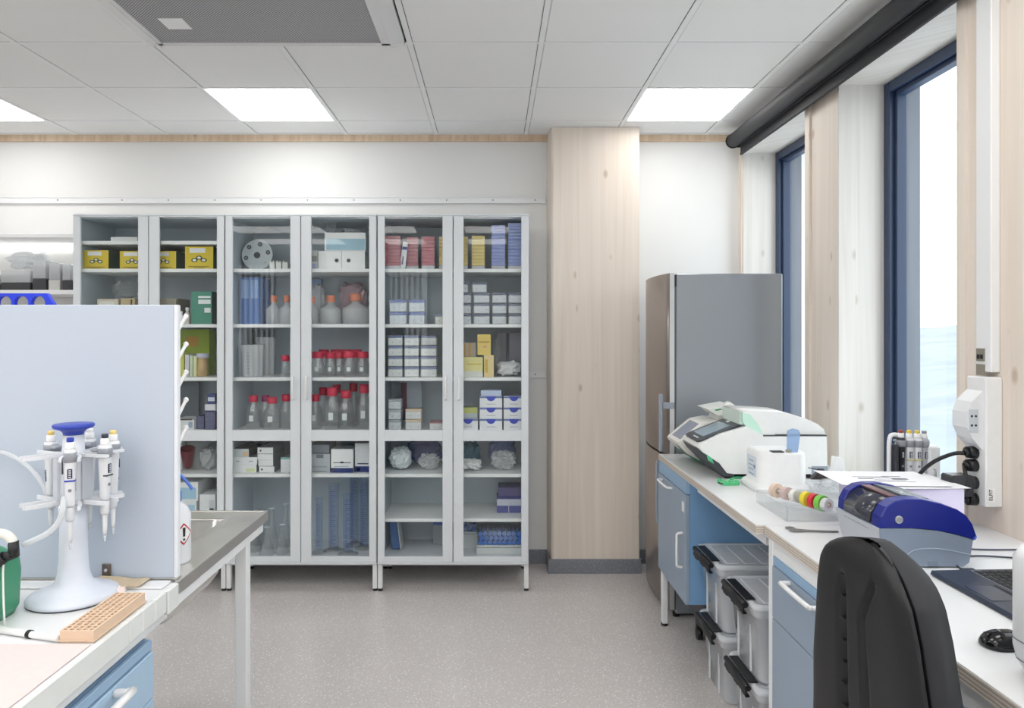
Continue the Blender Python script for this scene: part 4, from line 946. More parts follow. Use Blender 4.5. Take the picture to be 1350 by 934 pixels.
# the far worktop's own frame
t = thing('bench_frame', 'white steel rail under the far window-side worktop', 'frame', (1.2, 3.0, 0))
MB().box(.935, .96, 2.44, 3.26, .82, .8675).box(1.6, 1.625, 2.44, 3.81, .82, .8675).build('rail', M['white_paint'], t, w=True)
for (lx, ly) in ((1.61, 2.4055), (1.61, 3.775)):
    MB().box(lx, lx + .034, ly, ly + .034, 0, .8675, .003).build('leg', M['white_paint'], t, w=True)

# storage boxes with black clips
def storage(label, x0, y0, z0, seed, hand=0):
    w, d, h = .50, .33, .292
    t = thing('storage_box', label, 'storage box', (x0 + w / 2, y0 + d / 2, z0))
    def ring(inset, z, r=.03):
        a0, a1, b0, b1 = x0 + inset, x0 + w - inset, y0 + inset, y0 + d - inset
        out = []
        for (cx, cy, s) in ((a1 - r, b1 - r, 0), (a0 + r, b1 - r, 1), (a0 + r, b0 + r, 2), (a1 - r, b0 + r, 3)):
            for k in range(4): a = s * PI / 2 + k * PI / 6; out.append((cx + r * math.cos(a), cy + r * math.sin(a), z))
        return out
    m = MB().rings([ring(.038, z0 + .0005), ring(.034, z0 + .008), ring(.016, z0 + h - .05), ring(.008, z0 + h - .048), ring(.008, z0 + h - .018)], cap1=False)
    for (yy) in (y0 + .10, y0 + d - .10): m.box(x0 + .020, x0 + .026, yy - .004, yy + .004, z0 + .02, z0 + h - .05)
    for (xx) in (x0 + .10, x0 + .2, x0 + .3, x0 + .4): m.box(xx - .004, xx + .004, y0 + .018, y0 + .025, z0 + .03, z0 + h - .05)
    m.build('box_body', M['boxclear'], t, w=True)
    m = MB().rings([ring(.0, z0 + h - .022), ring(.0, z0 + h - .006), ring(.006, z0 + h), ring(.02, z0 + h), ring(.024, z0 + h - .006)])
    for q in range(6): m.box(x0 + .05 + q * .072, x0 + .10 + q * .072, y0 + .04, y0 + d - .04, z0 + h - .006, z0 + h - .001, .002)
    m.build('lid', M['boxclear'], t, w=True)
    for s in (0, 1):
        cx = x0 - .010 if s == 0 else x0 + w + .010; sg = 1 if s == 0 else -1
        c = MB(); 
        c.cyl((cx - .006 * sg, y0 + .045, z0 + h - .012), (cx - .006 * sg, y0 + d - .045, z0 + h - .012), .011, n=12)
        c.box(min(cx, cx + .035 * sg), max(cx, cx + .035 * sg), y0 + .06, y0 + d - .06, z0 + h + .0005, z0 + h + .005, .001)
        c.prism([(cx - .012 * sg, z0 + h - .015), (cx - .016 * sg, z0 + h - .038), (cx - .011 * sg, z0 + h - .040), (cx - .006 * sg, z0 + h - .015)], y0 + .05, y0 + d - .05, 'y')
        for yy in (y0 + .075, y0 + d / 2, y0 + d - .075): c.box(cx - .012 * sg, cx + .004 * sg, yy - .02, yy + .02, z0 + h - .050, z0 + h - .042, .002)
        c.build('clip_handle', M['black'], t, w=True)
    m = MB()      # contents seen through the frosted wall
    rnd = random.Random(seed)
    for q in range(12):
        a = x0 + .05 + rnd.random() * .3; b = y0 + .05 + rnd.random() * .16; c_ = z0 + .01 + rnd.random() * .12
        m.use(C(rnd.choice([(226, 228, 232), (205, 210, 220), (236, 236, 236), (190, 196, 208)]))).box(a, a + .05 + rnd.random() * .06, b, b + .04 + rnd.random() * .05, c_, c_ + .03 + rnd.random() * .06, .003)
    o = m.build('mixed_contents', None, t, w=True); o['kind'] = 'stuff'
    return t
storage('lower far clear storage box with black clips, on the floor', .935, 2.925, 0, 1)
storage('upper far clear storage box, nearest the blue cabinet side', .925, 2.925, .298, 2)
storage('lower near clear storage box, standing by the white bench leg', .925, 2.495, 0, 3)
storage('upper near clear storage box, topmost beside the white bench leg', .915, 2.495, .298 , 4)

# ------------------------------------------------------------------ instruments on the far worktop
W_ = C((238, 239, 238), .35)
ZM = 3.16
def pp(lst, Z): return [(X(a, Z), Zh(b, Z)) for a, b in lst]
t = thing('lab_instrument', 'large white bench instrument with dark framed touch screen and green-tinted lid', 'instrument', (1.2, ZM + .15, BT))
body = pp([(966, 626), (957, 626), (947, 613), (929, 601), (921, 591), (922, 587), (951, 573), (981, 564), (985, 563), (1007, 574), (1091, 575), (1092, 623), (1088, 626)], ZM)
m = MB().prism(body[::-1], ZM + .008, ZM + .275, 'y')
ins = [(cx + (1.2 - cx) * .018, cz + (1.0 - cz) * .018) for cx, cz in body]
m.prism(ins[::-1], ZM, ZM + .009, 'y'); m.build('housing', W_, t, w=True)
ddk = pp([(968, 628.6), (953, 628), (943, 618), (928, 603), (922, 594), (930, 599), (948, 611), (958, 624), (968, 625.5)], ZM)
MB().prism(ddk[::-1], ZM - .003, ZM + .277, 'y').build('dark_front_trim', C((60, 64, 70)), t, w=True)
MB().box(X(966, ZM), X(1000, ZM), ZM - .002, ZM + .01, BT + .0005, BT + .010).build('green_foot_strip', C((60, 160, 110)), t, w=True)
MB().box(X(958, ZM), X(1088, ZM), ZM + .02, ZM + .262, BT + .0003, BT + .012).build('base', C((50, 54, 60)), t, w=True)
MB().prism(pp([(931, 599), (938, 604), (941, 612), (933, 607)], ZM)[::-1], ZM - .0045, ZM + .05, 'y').build('green_latch', C((90, 190, 140)), t, w=True)
# screen on the sloping face between (922,587) and (985,563)
A_ = Vector((X(922.5, ZM), 0, Zh(587.5, ZM))); B_ = Vector((X(981, ZM), 0, Zh(564, ZM)))
u_ = (B_ - A_).normalized(); nrm = Vector((u_.z, 0, -u_.x)); nrm = -nrm if nrm.z < 0 else nrm; L_ = (B_ - A_).length
# use the true two-piece slope
def slab(name, u0, u1, y0, y1, h0, h1, mt, par, A, u, nv, r=.0):
    vs = []
    for (hh) in (h0, h1):
        for (uu, yy) in ((u0, y0), (u1, y0), (u1, y1), (u0, y1)):
            p = A + u * uu + nv * hh; vs.append((p.x, yy, p.z))
    return MB().raw(vs, [(0, 1, 2, 3), (4, 7, 6, 5), (0, 4, 5, 1), (1, 5, 6, 2), (2, 6, 7, 3), (3, 7, 4, 0)], False).build(name, mt, par, w=True)
def rslab(name, u0, u1, y0, y1, h0, h1, mt, par, A, u, nv, r):
    pts = []
    for (cx, cy, s) in ((u1 - r, y1 - r, 0), (u0 + r, y1 - r, 1), (u0 + r, y0 + r, 2), (u1 - r, y0 + r, 3)):
        for k in range(5): a = s * PI / 2 + k * PI / 8; pts.append((cx + r * math.cos(a), cy + r * math.sin(a)))
    n = len(pts); vs = []
    for hh in (h0, h1):
        for (uu, yy) in pts: p = A + u * uu + nv * hh; vs.append((p.x, yy, p.z))
    fs = [tuple(range(n)), tuple(range(2 * n - 1, n - 1, -1))] + [(i, n + i, n + (i + 1) % n, (i + 1) % n) for i in range(n)]
    return MB().raw(vs, fs, False).build(name, mt, par, w=True)
sf = rslab('screen_frame', .006, L_ + .008, ZM + .03, ZM + .262, .003, .012, C((58, 62, 68), .35), t, A_, u_, nrm, .03)
slab('touch_screen', .045, L_ - .035, ZM + .075, ZM + .235, .012, .0135, C((140, 160, 172), .15), t, A_, u_, nrm)
slab('power_light', L_ - .02, L_ - .008, ZM + .15, ZM + .18, .012, .0135, C((225, 230, 232)), t, A_, u_, nrm)
slab('print_line', .022, .028, ZM + .09, ZM + .16, .012, .0135, C((215, 218, 220)), t, A_, u_, nrm)
# arched lid
lid = pp([(1007, 573.5), (1000, 560), (985, 547), (978, 543), (992, 543), (1020, 544), (1043, 546), (1065, 553), (1080, 560), (1089, 567), (1091, 574)], ZM)
MB().prism(lid[::-1], ZM + .02, ZM + .268, 'y', True).build('lid', W_, t, w=True)
gl_ = pp([(984, 562.5), (980, 556), (980, 545), (990, 547), (1001, 560), (1007, 573), (1004, 573)], ZM)
MB().prism(gl_[::-1], ZM + .012, ZM + .019, 'y').build('green_tinted_window', C((200, 236, 218), .3), t, w=True)
MB().prism(pp([(978, 561), (978, 544), (984, 545), (986, 562)], ZM)[::-1], ZM + .03, ZM + .262).build('lid_front', C((222, 240, 230), .3), t, w=True)
MB().box(X(1070, ZM), X(1091, ZM), ZM - .002, ZM + .01, Zh(628, ZM), Zh(615, ZM)).build('grey_corner', C((150, 160, 172)), t, w=True)
MB().box(X(1006, ZM), X(1090, ZM), ZM - .0005, ZM + .26, Zh(575.6, ZM), Zh(574.2, ZM)).build('lid_gap', C((60, 64, 68)), t, w=True)

ZN = 3.45
t = thing('lab_instrument', 'smaller white bench instrument with tilted screen nearest the fridge', 'instrument', (1.05, ZN + .12, BT))
bd_ = pp([(931, 612), (921, 607), (908, 600), (898, 590), (896, 586), (929, 559), (945, 556), (975, 558), (1010, 561), (1010, 612)], ZN)
m = MB().prism(bd_[::-1], ZN + .006, ZN + .25, 'y'); m.build('housing', C((232, 231, 226), .4), t, w=True)
MB().prism(pp([(934, 613.5), (922, 610), (910, 603.5), (910, 602), (922, 607.5), (934, 612)], ZN)[::-1], ZN + .004, ZN + .25, 'y').build('green_base_trim', C((86, 140, 112)), t, w=True)
MB().box(X(932, ZN), X(1000, ZN), ZN + .03, ZN + .22, BT + .0003, Zh(611, ZN)).build('base', C((70, 74, 78)), t, w=True)
A2 = Vector((X(896, ZN), 0, Zh(586, ZN))); B2 = Vector((X(929, ZN), 0, Zh(559, ZN)))
u2 = (B2 - A2).normalized(); n2 = Vector((-u2.z, 0, u2.x)); L2 = (B2 - A2).length
rslab('screen_frame', .003, L2 - .002, ZN + .010, ZN + .246, .0005, .004, C((236, 235, 230), .4), t, A2, u2, n2, .02)
slab('screen', .022, L2 - .016, ZN + .045, ZN + .20, .004, .0055, C((150, 157, 174), .15), t, A2, u2, n2)
A3 = Vector((X(898, ZN), 0, Zh(590, ZN))); B3 = Vector((X(908, ZN), 0, Zh(600, ZN)))
u3 = (B3 - A3).normalized(); n3 = Vector((u3.z, 0, -u3.x)); L3 = (B3 - A3).length
slab('side_recess', .006, L3, ZN + .05, ZN + .12, .0002, .0015, C((120, 122, 120)), t, A3, u3, n3)
lidm = MB().prism(pp([(936, 541), (968, 535), (990, 542), (988, 547), (952, 550), (948, 549)], ZN)[::-1], ZN + .03, ZN + .22)
lidm.prism(pp([(950, 556), (953, 549), (988, 546), (1000, 560)], ZN)[::-1], ZN + .06, ZN + .20).prism(pp([(961, 536.5), (969, 532), (978, 538)], ZN)[::-1], ZN + .08, ZN + .12)
lidm.build('raised_lid', C((228, 230, 224), .4), t, w=True)
MB().prism(pp([(944, 541.6), (952, 539.8), (955, 541), (947, 542.8)], ZN)[::-1], ZN + .0285, ZN + .12).build('green_patch', C((60, 140, 90)), t, w=True)

# small white centrifuge
Zc = 2.86
t = thing('mini_centrifuge', 'small rounded white bench device with blue clear plate standing in it', 'instrument', (X(1034, 2.9), 2.99, BT))
def rr_ring(cx, cy, hx, hy, r, z, n=6):
    out = []
    for (sx, sy, s) in ((1, 1, 0), (-1, 1, 1), (-1, -1, 2), (1, -1, 3)):
        for k in range(n): a = s * PI / 2 + k * PI / 2 / (n - 1); out.append((cx + sx * (hx - r) + r * math.cos(a), cy + sy * (hy - r) + r * math.sin(a), z))
    return out
m = MB(); hx_ = .105
m.rings([rr_ring(0, 0, .118, .118, .05, .0005), rr_ring(0, 0, .118, .118, .05, .018), rr_ring(0, 0, .112, .112, .05, .026), rr_ring(0, 0, .100, .102, .05, .034), rr_ring(0, 0, .098, .100, .05, .150), rr_ring(0, 0, .092, .094, .048, .160), rr_ring(0, 0, .08, .082, .045, .162)])
m.build('housing', C((236, 237, 238), .4), t)
MB().box(-.1005, -.0985, -.05, .05, .05, .135).build('side_label', C((218, 224, 234)), t)
k = MB()
for q in range(4): k.box(-.1012, -.1004, -.03 + .01 * (q % 2), .03, .058 + q * .018, .061 + q * .018)
k.box(-.1012, -.1004, -.04, -.025, .085, .10); k.build('print_line', C((120, 140, 175)), t)
MB().box(-.05, .0, -.095, -.06, .1615, .1655, .002).build('black_switch', M['black'], t)
MB().prism([(.025, .158), (.055, .156), (.066, .238), (.06, .252), (.038, .258), (.014, .25), (.012, .165)], -.088, -.083).build('blue_clear_plate', M['blue_tint'], t)
MB().box(.01, .03, -.092, -.078, .155, .172).build('plate_clip', C((160, 155, 145)), t)

t = thing('tube_rack', 'small green plastic rack in front of the large instrument', 'rack', (X(961, 3.04), 3.05, BT + .0005), rz=.15)
m = MB().box(-.038, .038, -.03, .03, .008, .014, .002).box(-.036, .036, -.028, -.024, 0, .0082).box(-.036, .036, .024, .028, 0, .0082).box(.03, .036, -.028, .028, 0, .0082)
for (i, j) in ((0, 0), (1, 0), (2, 0), (0, 1), (2, 1)): m.box(-.036 + i * .029, -.022 + i * .029, -.028 + j * .044, -.016 + j * .044, .0142, .02)
m.build('rack_body', C((92, 200, 138), .4), t)

# tape dispenser with clear walls and rolls on a rod
t = thing('tape_holder', 'clear acrylic tape holder standing on the far worktop', 'tape holder', (1.12, 2.56, BT))
a0, a1, b0, b1 = 1.005, 1.225, 2.44, 2.72
m = MB().box(a0, a1, b0, b1, BT + .0005, BT + .005).box(a0, a1, b0, b0 + .004, BT + .005, BT + .05).box(a0, a1, b1 - .004, b1, BT + .005, BT + .05).box(a0, a0 + .004, b0, b1, BT + .005, BT + .05).box(a1 - .004, a1, b0, b1, BT + .005, BT + .075)
m.build('acrylic_walls', M['clear'], t, w=True)
RA, RB = Vector((1.062, 2.69, BT + .055)), Vector((1.155, 2.455, BT + .055))
MB().cyl(tuple(RA), tuple(RB), .006, n=8).build('rod', M['white_pl'], t, w=True)
rolls = [((232, 208, 188), .03, .027, 'cream'), ((214, 190, 185), .24, .024, 'pale pink'), ((236, 234, 230), .40, .022, 'white'), ((168, 166, 150), .52, .022, 'grey'), ((232, 216, 60), .62, .026, 'yellow'), ((214, 44, 60), .76, .027, 'red'), ((130, 206, 80), .88, .028, 'green'), ((226, 228, 228), .97, .022, 'clear white')]
dR = (RB - RA).normalized()
for (c, u, r, nm) in rolls:
    cpt = RA + (RB - RA) * u
    t2 = thing('tape_roll', '%s tape roll on the rod of the clear tape holder' % nm, 'tape roll', tuple(cpt))
    q = dR.to_track_quat('Z', 'Y').to_matrix()
    MB().lathe([(.0125, -.010), (r, -.010), (r, .010), (.0125, .010)], (0, 0, 0), 24, cap0=False, cap1=False, M=q, smooth=False).build('tape', C(c, .4), t2)
    MB().lathe([(.0075, -.0105), (.0123, -.0105), (.0123, .0105), (.0075, .0105), (.0075, -.0105)], (0, 0, 0), 20, cap0=False, cap1=False, M=q, smooth=False).build('core', C((200, 185, 165)), t2)

# tweezers
t = thing('tweezers', 'steel scissors-like tweezers lying near the joint of the worktops', 'tweezers', (1.0, 2.32, BT + .0005))
m = MB().tube([(X(1041, 2.33), 2.35, BT + .004), (X(1046, 2.33), 2.345, BT + .004), (X(1065, 2.32), 2.325, BT + .004), (X(1105, 2.31), 2.31, BT + .004)], .003, 6, 3)
m.tube([(X(1043, 2.33), 2.325, BT + .004), (X(1050, 2.33), 2.315, BT + .004), (X(1066, 2.32), 2.318, BT + .004), (X(1100, 2.31), 2.31, BT + .004)], .003, 6, 3)
for (cx, cy) in ((X(1044, 2.34), 2.355), (X(1048, 2.32), 2.325)):
    m.tube([(cx + .014 * math.cos(a * PI / 4), cy + .010 * math.sin(a * PI / 4), BT + .004) for a in range(9)], .0025, 6, 2)
m.build('tool', C((120, 118, 116), .3), t, w=True)

# binder clip and crumpled clear bag
tag(MB().blob((X(1122, 2.80), 2.86, BT + .0005), (.27, .28, .09), 41, .45, 30, 20, 3.5, .9).build('plastic_bag', M['bag']), 'large crumpled clear bag between the instruments and paper stack', 'bag')
t = thing('binder_clip', 'black triangular binder clip with wire arms on clear bag', 'clip', (1.31, 2.86, BT + .062))
m = MB().prism([(-.038, 0), (.034, 0), (.012, .035), (-.004, .035)], -.012, .012); m.build('clip_body', C((52, 46, 44), .4), t)
MB().tube([(-.002, 0, .036), (-.03, .004, .042), (-.044, .004, .044)], .002, 6, 2).tube([(.006, 0, .036), (.03, -.004, .030), (.046, -.004, .033)], .002, 6, 2).cyl((-.008, 0, .036), (.016, 0, .036), .006, n=8).build('wire_arm', C((50, 50, 54), .4), t)
t = thing('power_adapter', 'white plug adapter with grey cable leaning behind the clear bag', 'adapter', (X(1103, 3.0), 3.0, BT + .0005))
MB().prism([(-.03, 0), (.035, 0), (.022, .12), (-.012, .128)], -.02, .02).build('adapter_body', M['white_pl'], t)
MB().tube([(-.03, -.01, .03), (-.045, -.03, .05), (0, -.04, .065), (.045, -.03, .045), (.08, -.02, .005)], .003, 6, 4).build('cable', C((110, 112, 118)), t)

# ------------------------------------------------------------------ pipette carousels
def pipette(label, loc, rz, button, body=(224, 226, 230), band=None, h=.235, tip=True, text=True, group=None, sc=1.0):
    """hangs with its back towards -y of its own frame turned by rz; front faces local -y"""
    t = thing('pipette', label, 'pipette', loc, group, rz)
    # local z=0 at the finger hook; shaft below
    m = MB(); secs = [(-.125, .0085, .0085), (-.118, .0105, .011), (-.06, .0115, .013), (-.015, .0125, .015), (.012, .0135, .0165), (.020, .0125, .014)]
    m.rings([[(p[0], p[1], z) for p in rr_ring(0, 0, a, b, min(a, b) * .7, 0, 4)] for z, a, b in secs]); m.build('handle_body', C(body, .35), t)
    g = MB().rings([[(p[0], p[1], z) for p in rr_ring(0, 0, a, b, min(a, b) * .7, 0, 4)] for z, a, b in ((-.012, .0135, .0160), (.010, .0145, .0178), (.0125, .0146, .0175))]); g.box(-.012, .012, .012, .034, .002, .011, .003); g.build('finger_hook', C((158, 162, 170), .4), t)
    MB().lathe([(.0105, .020), (.0115, .024), (.0108, .036), (.0095, .038)], n=16).build('dial_collar', M['white_pl'], t)
    MB().lathe([(.0075, .038), (.0085, .040), (.0085, .047), (.007, .049)], n=16).build('push_button', C(button, .4), t)
    MB().lathe([(.0095, -.160), (.0105, -.155), (.0110, -.1255)], n=14).build('ejector_collar', C((216, 218, 222), .4), t)
    sh = MB().lathe([(.0038, -.215), (.0055, -.20), (.0065, -.165), (.0075, -.1605)], n=12).build('shaft', C((226, 228, 232), .35), t)
    if tip: MB().lathe([(.0022, -.232), (.0040, -.2155)], n=10, cap0=False).build('shaft_end', M['milky'], sh)
    MB().box(-.0055, .0055, -.0158, -.0125, -.052, -.028, .001).build('volume_window', C((28, 32, 60)), t)
    d = MB()
    for q in range(4): d.box(-.0028, .0028, -.0162, -.0157, -.0495 + q * .0053, -.0465 + q * .0053)
    d.build('digits', C((215, 218, 226)), t)
    if band: MB().box(-.0120, .0120, -.0150, -.004, -.0600, -.0565).build('colour_band', C(band), t)
    MB().cyl((0, -.0115, -.082), (0, -.0140, -.082), .0042, n=12).build('round_mark', C((130, 134, 142)), t)
    if text: text_mesh('eppendorf', .0075, 'printed_name', C((30, 36, 70)), t, (.0125, -.004, -.07), (PI / 2, -PI / 2, PI / 2))
    t.scale = (sc, sc, sc)
    return t
CX_, CY_ = X(97, 1.745), 1.745
t = thing('pipette_stand', 'white pipette stand with blue top disc on the near left bench', 'pipette stand', (CX_, CY_, BT))
MB().lathe([(.100, .0005), (.101, .004)], n=48).build('rubber_ring', C((70, 74, 82)), t)
MB().lathe([(.1015, .004), (.102, .009), (.099, .014), (.084, .021), (.064, .027), (.050, .034), (.041, .044), (.0355, .062), (.0325, .09), (.030, .17), (.0285, .2245)], n=48).build('column', C((214, 219, 230), .35), t)
MB().lathe([(.0285, .3095), (.026, .34), (.0225, .40)], n=32).build('neck', C((224, 227, 234), .35), t)
MB().lathe([(.0225, .4003), (.0235, .406), (.030, .412), (.043, .4165), (.0460, .420), (.0460, .4245), (.043, .4265), (.001, .4260)], n=40).build('top_disc', C((40, 62, 168), .35), t)
MB().lathe([(.0285, .2250), (.036, .228), (.038, .27), (.036, .309)], n=32, cap0=True).build('hub', C((206, 210, 218), .4), t)
pos = [(235, 'p0'), (262, 'p1'), (318, 'p2'), (20, 'p3'), (70, 'p4'), (150, 'p5')]
ANG = {'left_rear': 155, 'front': 296, 'front_right': 350, 'right_rear': 35, 'rear': 96}
Rad = .086
for nm, a in list(ANG.items()) + [('spare', 225)]:
    a = math.radians(a); ca, sa = math.cos(a), math.sin(a)
    for z, L, th in ((.350, .106, .007), (.236, .106, .009)):
        m = MB(); px_, py_ = -sa, ca
        def pt(r, o, zz): return (ca * r + px_ * o, sa * r + py_ * o, zz)
        for sg in (-1, 1):
            pts = [(.022, .010 * sg), (.050, .020 * sg), (Rad - .004, .0235 * sg), (L, .0225 * sg), (L + .004, .0155 * sg), (Rad, .0165 * sg), (.052, .0145 * sg), (.024, .003 * sg)]
            if sg < 0: pts = pts[::-1]
            m.raw([pt(r, o, z) for r, o in pts] + [pt(r, o, z + th) for r, o in pts], [tuple(range(7, -1, -1)), tuple(range(8, 16))] + [(i, (i + 1) % 8, 8 + (i + 1) % 8, 8 + i) for i in range(8)], False)
        m.build('holder_arm', C((222, 225, 230), .35), t)
    if nm in ('front', 'front_right', 'spare', 'left_rear'):
        m = MB(); pts = [(.030, -.018), (.040, -.018), (.040, .018), (.030, .018)]
        m.raw([pt(r, o, .246) for r, o in pts] + [pt(r, o, .3495) for r, o in pts], [(3, 2, 1, 0), (4, 5, 6, 7), (0, 1, 5, 4), (1, 2, 6, 5), (2, 3, 7, 6), (3, 0, 4, 7)], False)
        m.build('back_plate', C((200, 204, 212), .4), t)
info = {'left_rear': ((226, 200, 120), 'pipette with yellow button at left rear of the near stand', None),
        'front': ((40, 60, 170), 'pipette with blue button and blue band, front of the near stand', (40, 60, 170)),
        'front_right': ((50, 54, 66), 'pipette with dark grey button, front right of the near stand', (60, 64, 72)),
        'right_rear': ((232, 206, 130), 'pipette with yellow button at right rear of the near stand', None),
        'rear': ((236, 238, 240), 'pipette with white button half hidden behind the near stand neck', None)}
for nm, a in ANG.items():
    a = math.radians(a); b, lab, band = info[nm]
    pipette(lab, (CX_ + Rad * math.cos(a), CY_ + Rad * math.sin(a), BT + .3582), a + PI / 2, b, band=band, sc=.93)

# second stand by the window
SX, SY = X(1206, 2.60), 2.62
t = thing('pipette_stand', 'white arched pipette stand on the worktop in front of the window', 'pipette stand', (SX, SY, BT))
m = MB().box(-.085, .085, -.05, .06, .0005, .014, .004)
m.tube([(-.082, 0, .012), (-.083, 0, .20), (-.080, 0, .262), (-.066, 0, .274), (-.040, 0, .270)], .008, 8, 4)
m.box(.048, .090, -.03, .03, .014, .235, .006).box(-.045, .05, .018, .034, .228, .242, .003)
m.build('frame', C((232, 234, 237), .4), t)
m = MB().box(-.074, -.062, -.03, .03, .014, .24, .003); m.build('dark_upright', C((50, 52, 58)), t)
text_mesh('eppendorf', .016, 'printed_name', C((120, 124, 130)), t, (.068, -.0306, .12), (PI / 2, -PI / 2, 0))
info = [(-.042, (150, 70, 50), (34, 36, 42), 'black pipette with reddish button hanging at the window stand', None, 0),
        (-.012, (228, 196, 70), (222, 224, 228), 'left yellow-buttoned pipette hanging at the window stand', (214, 208, 130), .08),
        (.018, (228, 196, 70), (222, 224, 228), 'right yellow-buttoned pipette hanging at the window stand', (214, 208, 130), .08),
        (.044, (150, 154, 160), (170, 174, 182), 'grey pipette at the right side of the window stand', None, 0)]
for i, (dx, b, bo, lab, band, tl) in enumerate(info):
    pipette(lab, (SX + dx, SY - .004, BT + .2435 - .001 * i), 0, b, body=bo, band=band, text=False, sc=1.0)

# ------------------------------------------------------------------ paper stack on a lilac box
t = thing('carton', 'lilac-white box under printed papers behind the label printer', 'box', (1.34, 2.35, BT))
MB().box(1.19, 1.485, 2.245, 2.455, BT + .0005, BT + .158, .002).build('body', C((224, 216, 240), .6), t, w=True)
for i, (x0, x1, y0, y1, rz, lab) in enumerate(((1.15, 1.50, 2.235, 2.47, .02, 'lower loose white paper sheet on the lilac box'), (1.12, 1.46, 2.26, 2.50, -.06, 'upper printed paper sheet with grey drawing on the lilac box'))):
    z = BT + .1585 + i * .0035
    t = thing('paper_sheet', lab, 'paper', ((x0 + x1) / 2, (y0 + y1) / 2, z), rz=rz)
    hx, hy = (x1 - x0) / 2, (y1 - y0) / 2; n = 10; vs = []; fs = []
    for a in range(n + 1):
        for b in range(n + 1):
            u, v = a / n * 2 - 1, b / n * 2 - 1
            vs.append((u * hx, v * hy, .001 + .006 * max(0, abs(u) - .75) * (1 if i == 1 else .6)))
    for a in range(n):
        for b in range(n): q = a * (n + 1) + b; fs.append((q, q + n + 1, q + n + 2, q + 1))
    MB().raw(vs, fs, True).raw([(x_, y_, z_ - .0008) for x_, y_, z_ in vs], [f[::-1] for f in fs], True).build('sheet', C((240, 240, 244), .7), t)
    if i == 1:
        k = MB()
        for (px_, py_, w_, h_) in ((-.02, .02, .12, .004), (0, .0, .14, .003), (.02, -.03, .10, .004), (.05, .03, .06, .006), (-.05, -.01, .05, .005), (.03, -.055, .12, .003), (.06, -.01, .05, .018)):
            k.box(px_ - w_ / 2, px_ + w_ / 2, py_ - h_ / 2, py_ + h_ / 2, .0014, .0018)
        k.build('printed_drawing', C((112, 116, 130)), t)

# ------------------------------------------------------------------ label printer
t = thing('label_printer', 'deep blue and grey label printer on the near worktop', 'printer', (1.2, 2.08, BT))
PY0, PY1 = 1.965, 2.205
x_ = lambda p: X(p, PY0); z_ = lambda q: Zh(q, PY0)
GR = C((134, 146, 164), .4); LGR = C((184, 188, 196), .4); BL = C((26, 38, 132), .28)
low = [(1171, 747.5), (1270, 747.5), (1278, 742), (1283, 712), (1263, 706), (1235, 700), (1200, 697), (1160, 697), (1161, 712)]
lowp = [(x_(a), z_(b)) for a, b in low]
MB().use(GR).prism(lowp[::-1], PY0, PY1, 'y').build('lower_case', None, t, w=True)
MB().prism([(x_(1160), z_(697.5)), (x_(1171), z_(747)), (x_(1168), z_(747.3)), (x_(1156), z_(698))][::-1], PY0 + .004, PY1 - .004, 'y').build('front_face', LGR, t, w=True)
MB().tube([(x_(1189), PY0 - .0005, z_(741)), (x_(1198), PY0 - .0005, z_(730)), (x_(1212), PY0 - .0005, z_(724.5)), (x_(1240), PY0 - .0005, z_(724)), (x_(1281), PY0 - .0005, z_(732))], .0012, 6, 6).build('case_seam', C((170, 180, 195), .4), t, w=True)
MB().box(x_(1223), x_(1237), PY0 - .003, PY0 + .002, z_(747), z_(739), .0015).build('release_catch', C((120, 132, 150), .4), t, w=True)
up = [(1160, 696.8), (1161, 682), (1168, 669), (1180, 661), (1195, 658.5), (1215, 658.5), (1240, 664), (1262, 672), (1274, 680), (1282, 692), (1287, 707), (1283, 711.5), (1263, 705.5), (1235, 699.5), (1200, 696.5)]
upp = [(x_(a), z_(b)) for a, b in up]
for (a, b, nm) in ((PY0 - .002, PY0 + .045, 'side_cover'), (PY1 - .035, PY1 + .002, 'side_cover')):
    m = MB(); n = len(upp)
    cx = sum(p[0] for p in upp) / n; cz = sum(p[1] for p in upp) / n
    sh = [(cx + (p[0] - cx) * .985, cz + (p[1] - cz) * .96) for p in upp]
    m.rings([[(p[0], a, p[1]) for p in sh], [(p[0], a + .003, p[1]) for p in upp], [(p[0], b - .003, p[1]) for p in upp], [(p[0], b, p[1]) for p in sh]], smooth=False); m.build(nm, BL, t, w=True)
mid = [(1161, 697), (1163, 684), (1170, 672), (1182, 664.5), (1215, 662), (1240, 668), (1262, 676), (1272, 684), (1280, 696), (1284, 708), (1263, 706.5), (1200, 697.2)]
midp = [(x_(a), z_(b)) for a, b in mid]
MB().prism(midp[::-1], PY0 + .0455, PY1 - .0355, 'y').build('top_cover', C((70, 74, 96), .3), t, w=True)
wnd = [(1158.5, 695), (1160.5, 683), (1168, 670.5), (1180, 663), (1196, 661), (1196, 662.5), (1181, 665), (1169, 673), (1162, 684), (1160.5, 695)]
MB().prism([(x_(a), z_(b)) for a, b in wnd][::-1], PY0 + .050, PY1 - .040, 'y', True).build('smoked_window', C((58, 60, 70), .12), t, w=True)
MB().box(x_(1185), x_(1197), PY0 + .05, PY1 - .04, z_(661.5), z_(659.5)).build('amber_strip', C((118, 84, 84), .3), t, w=True)
MB().prism([(x_(1202), z_(661)), (x_(1240), z_(666)), (x_(1240), z_(663.5)), (x_(1202), z_(658))][::-1], PY0 + .055, PY1 - .042, 'y').build('control_panel', C((112, 118, 126), .35), t, w=True)
MB().prism([(x_(1208), z_(659.6)), (x_(1222), z_(661.7)), (x_(1222), z_(660.6)), (x_(1208), z_(658.0))][::-1], PY0 + .075, PY0 + .14, 'y').build('display', C((205, 212, 218), .15), t, w=True)
k = MB()
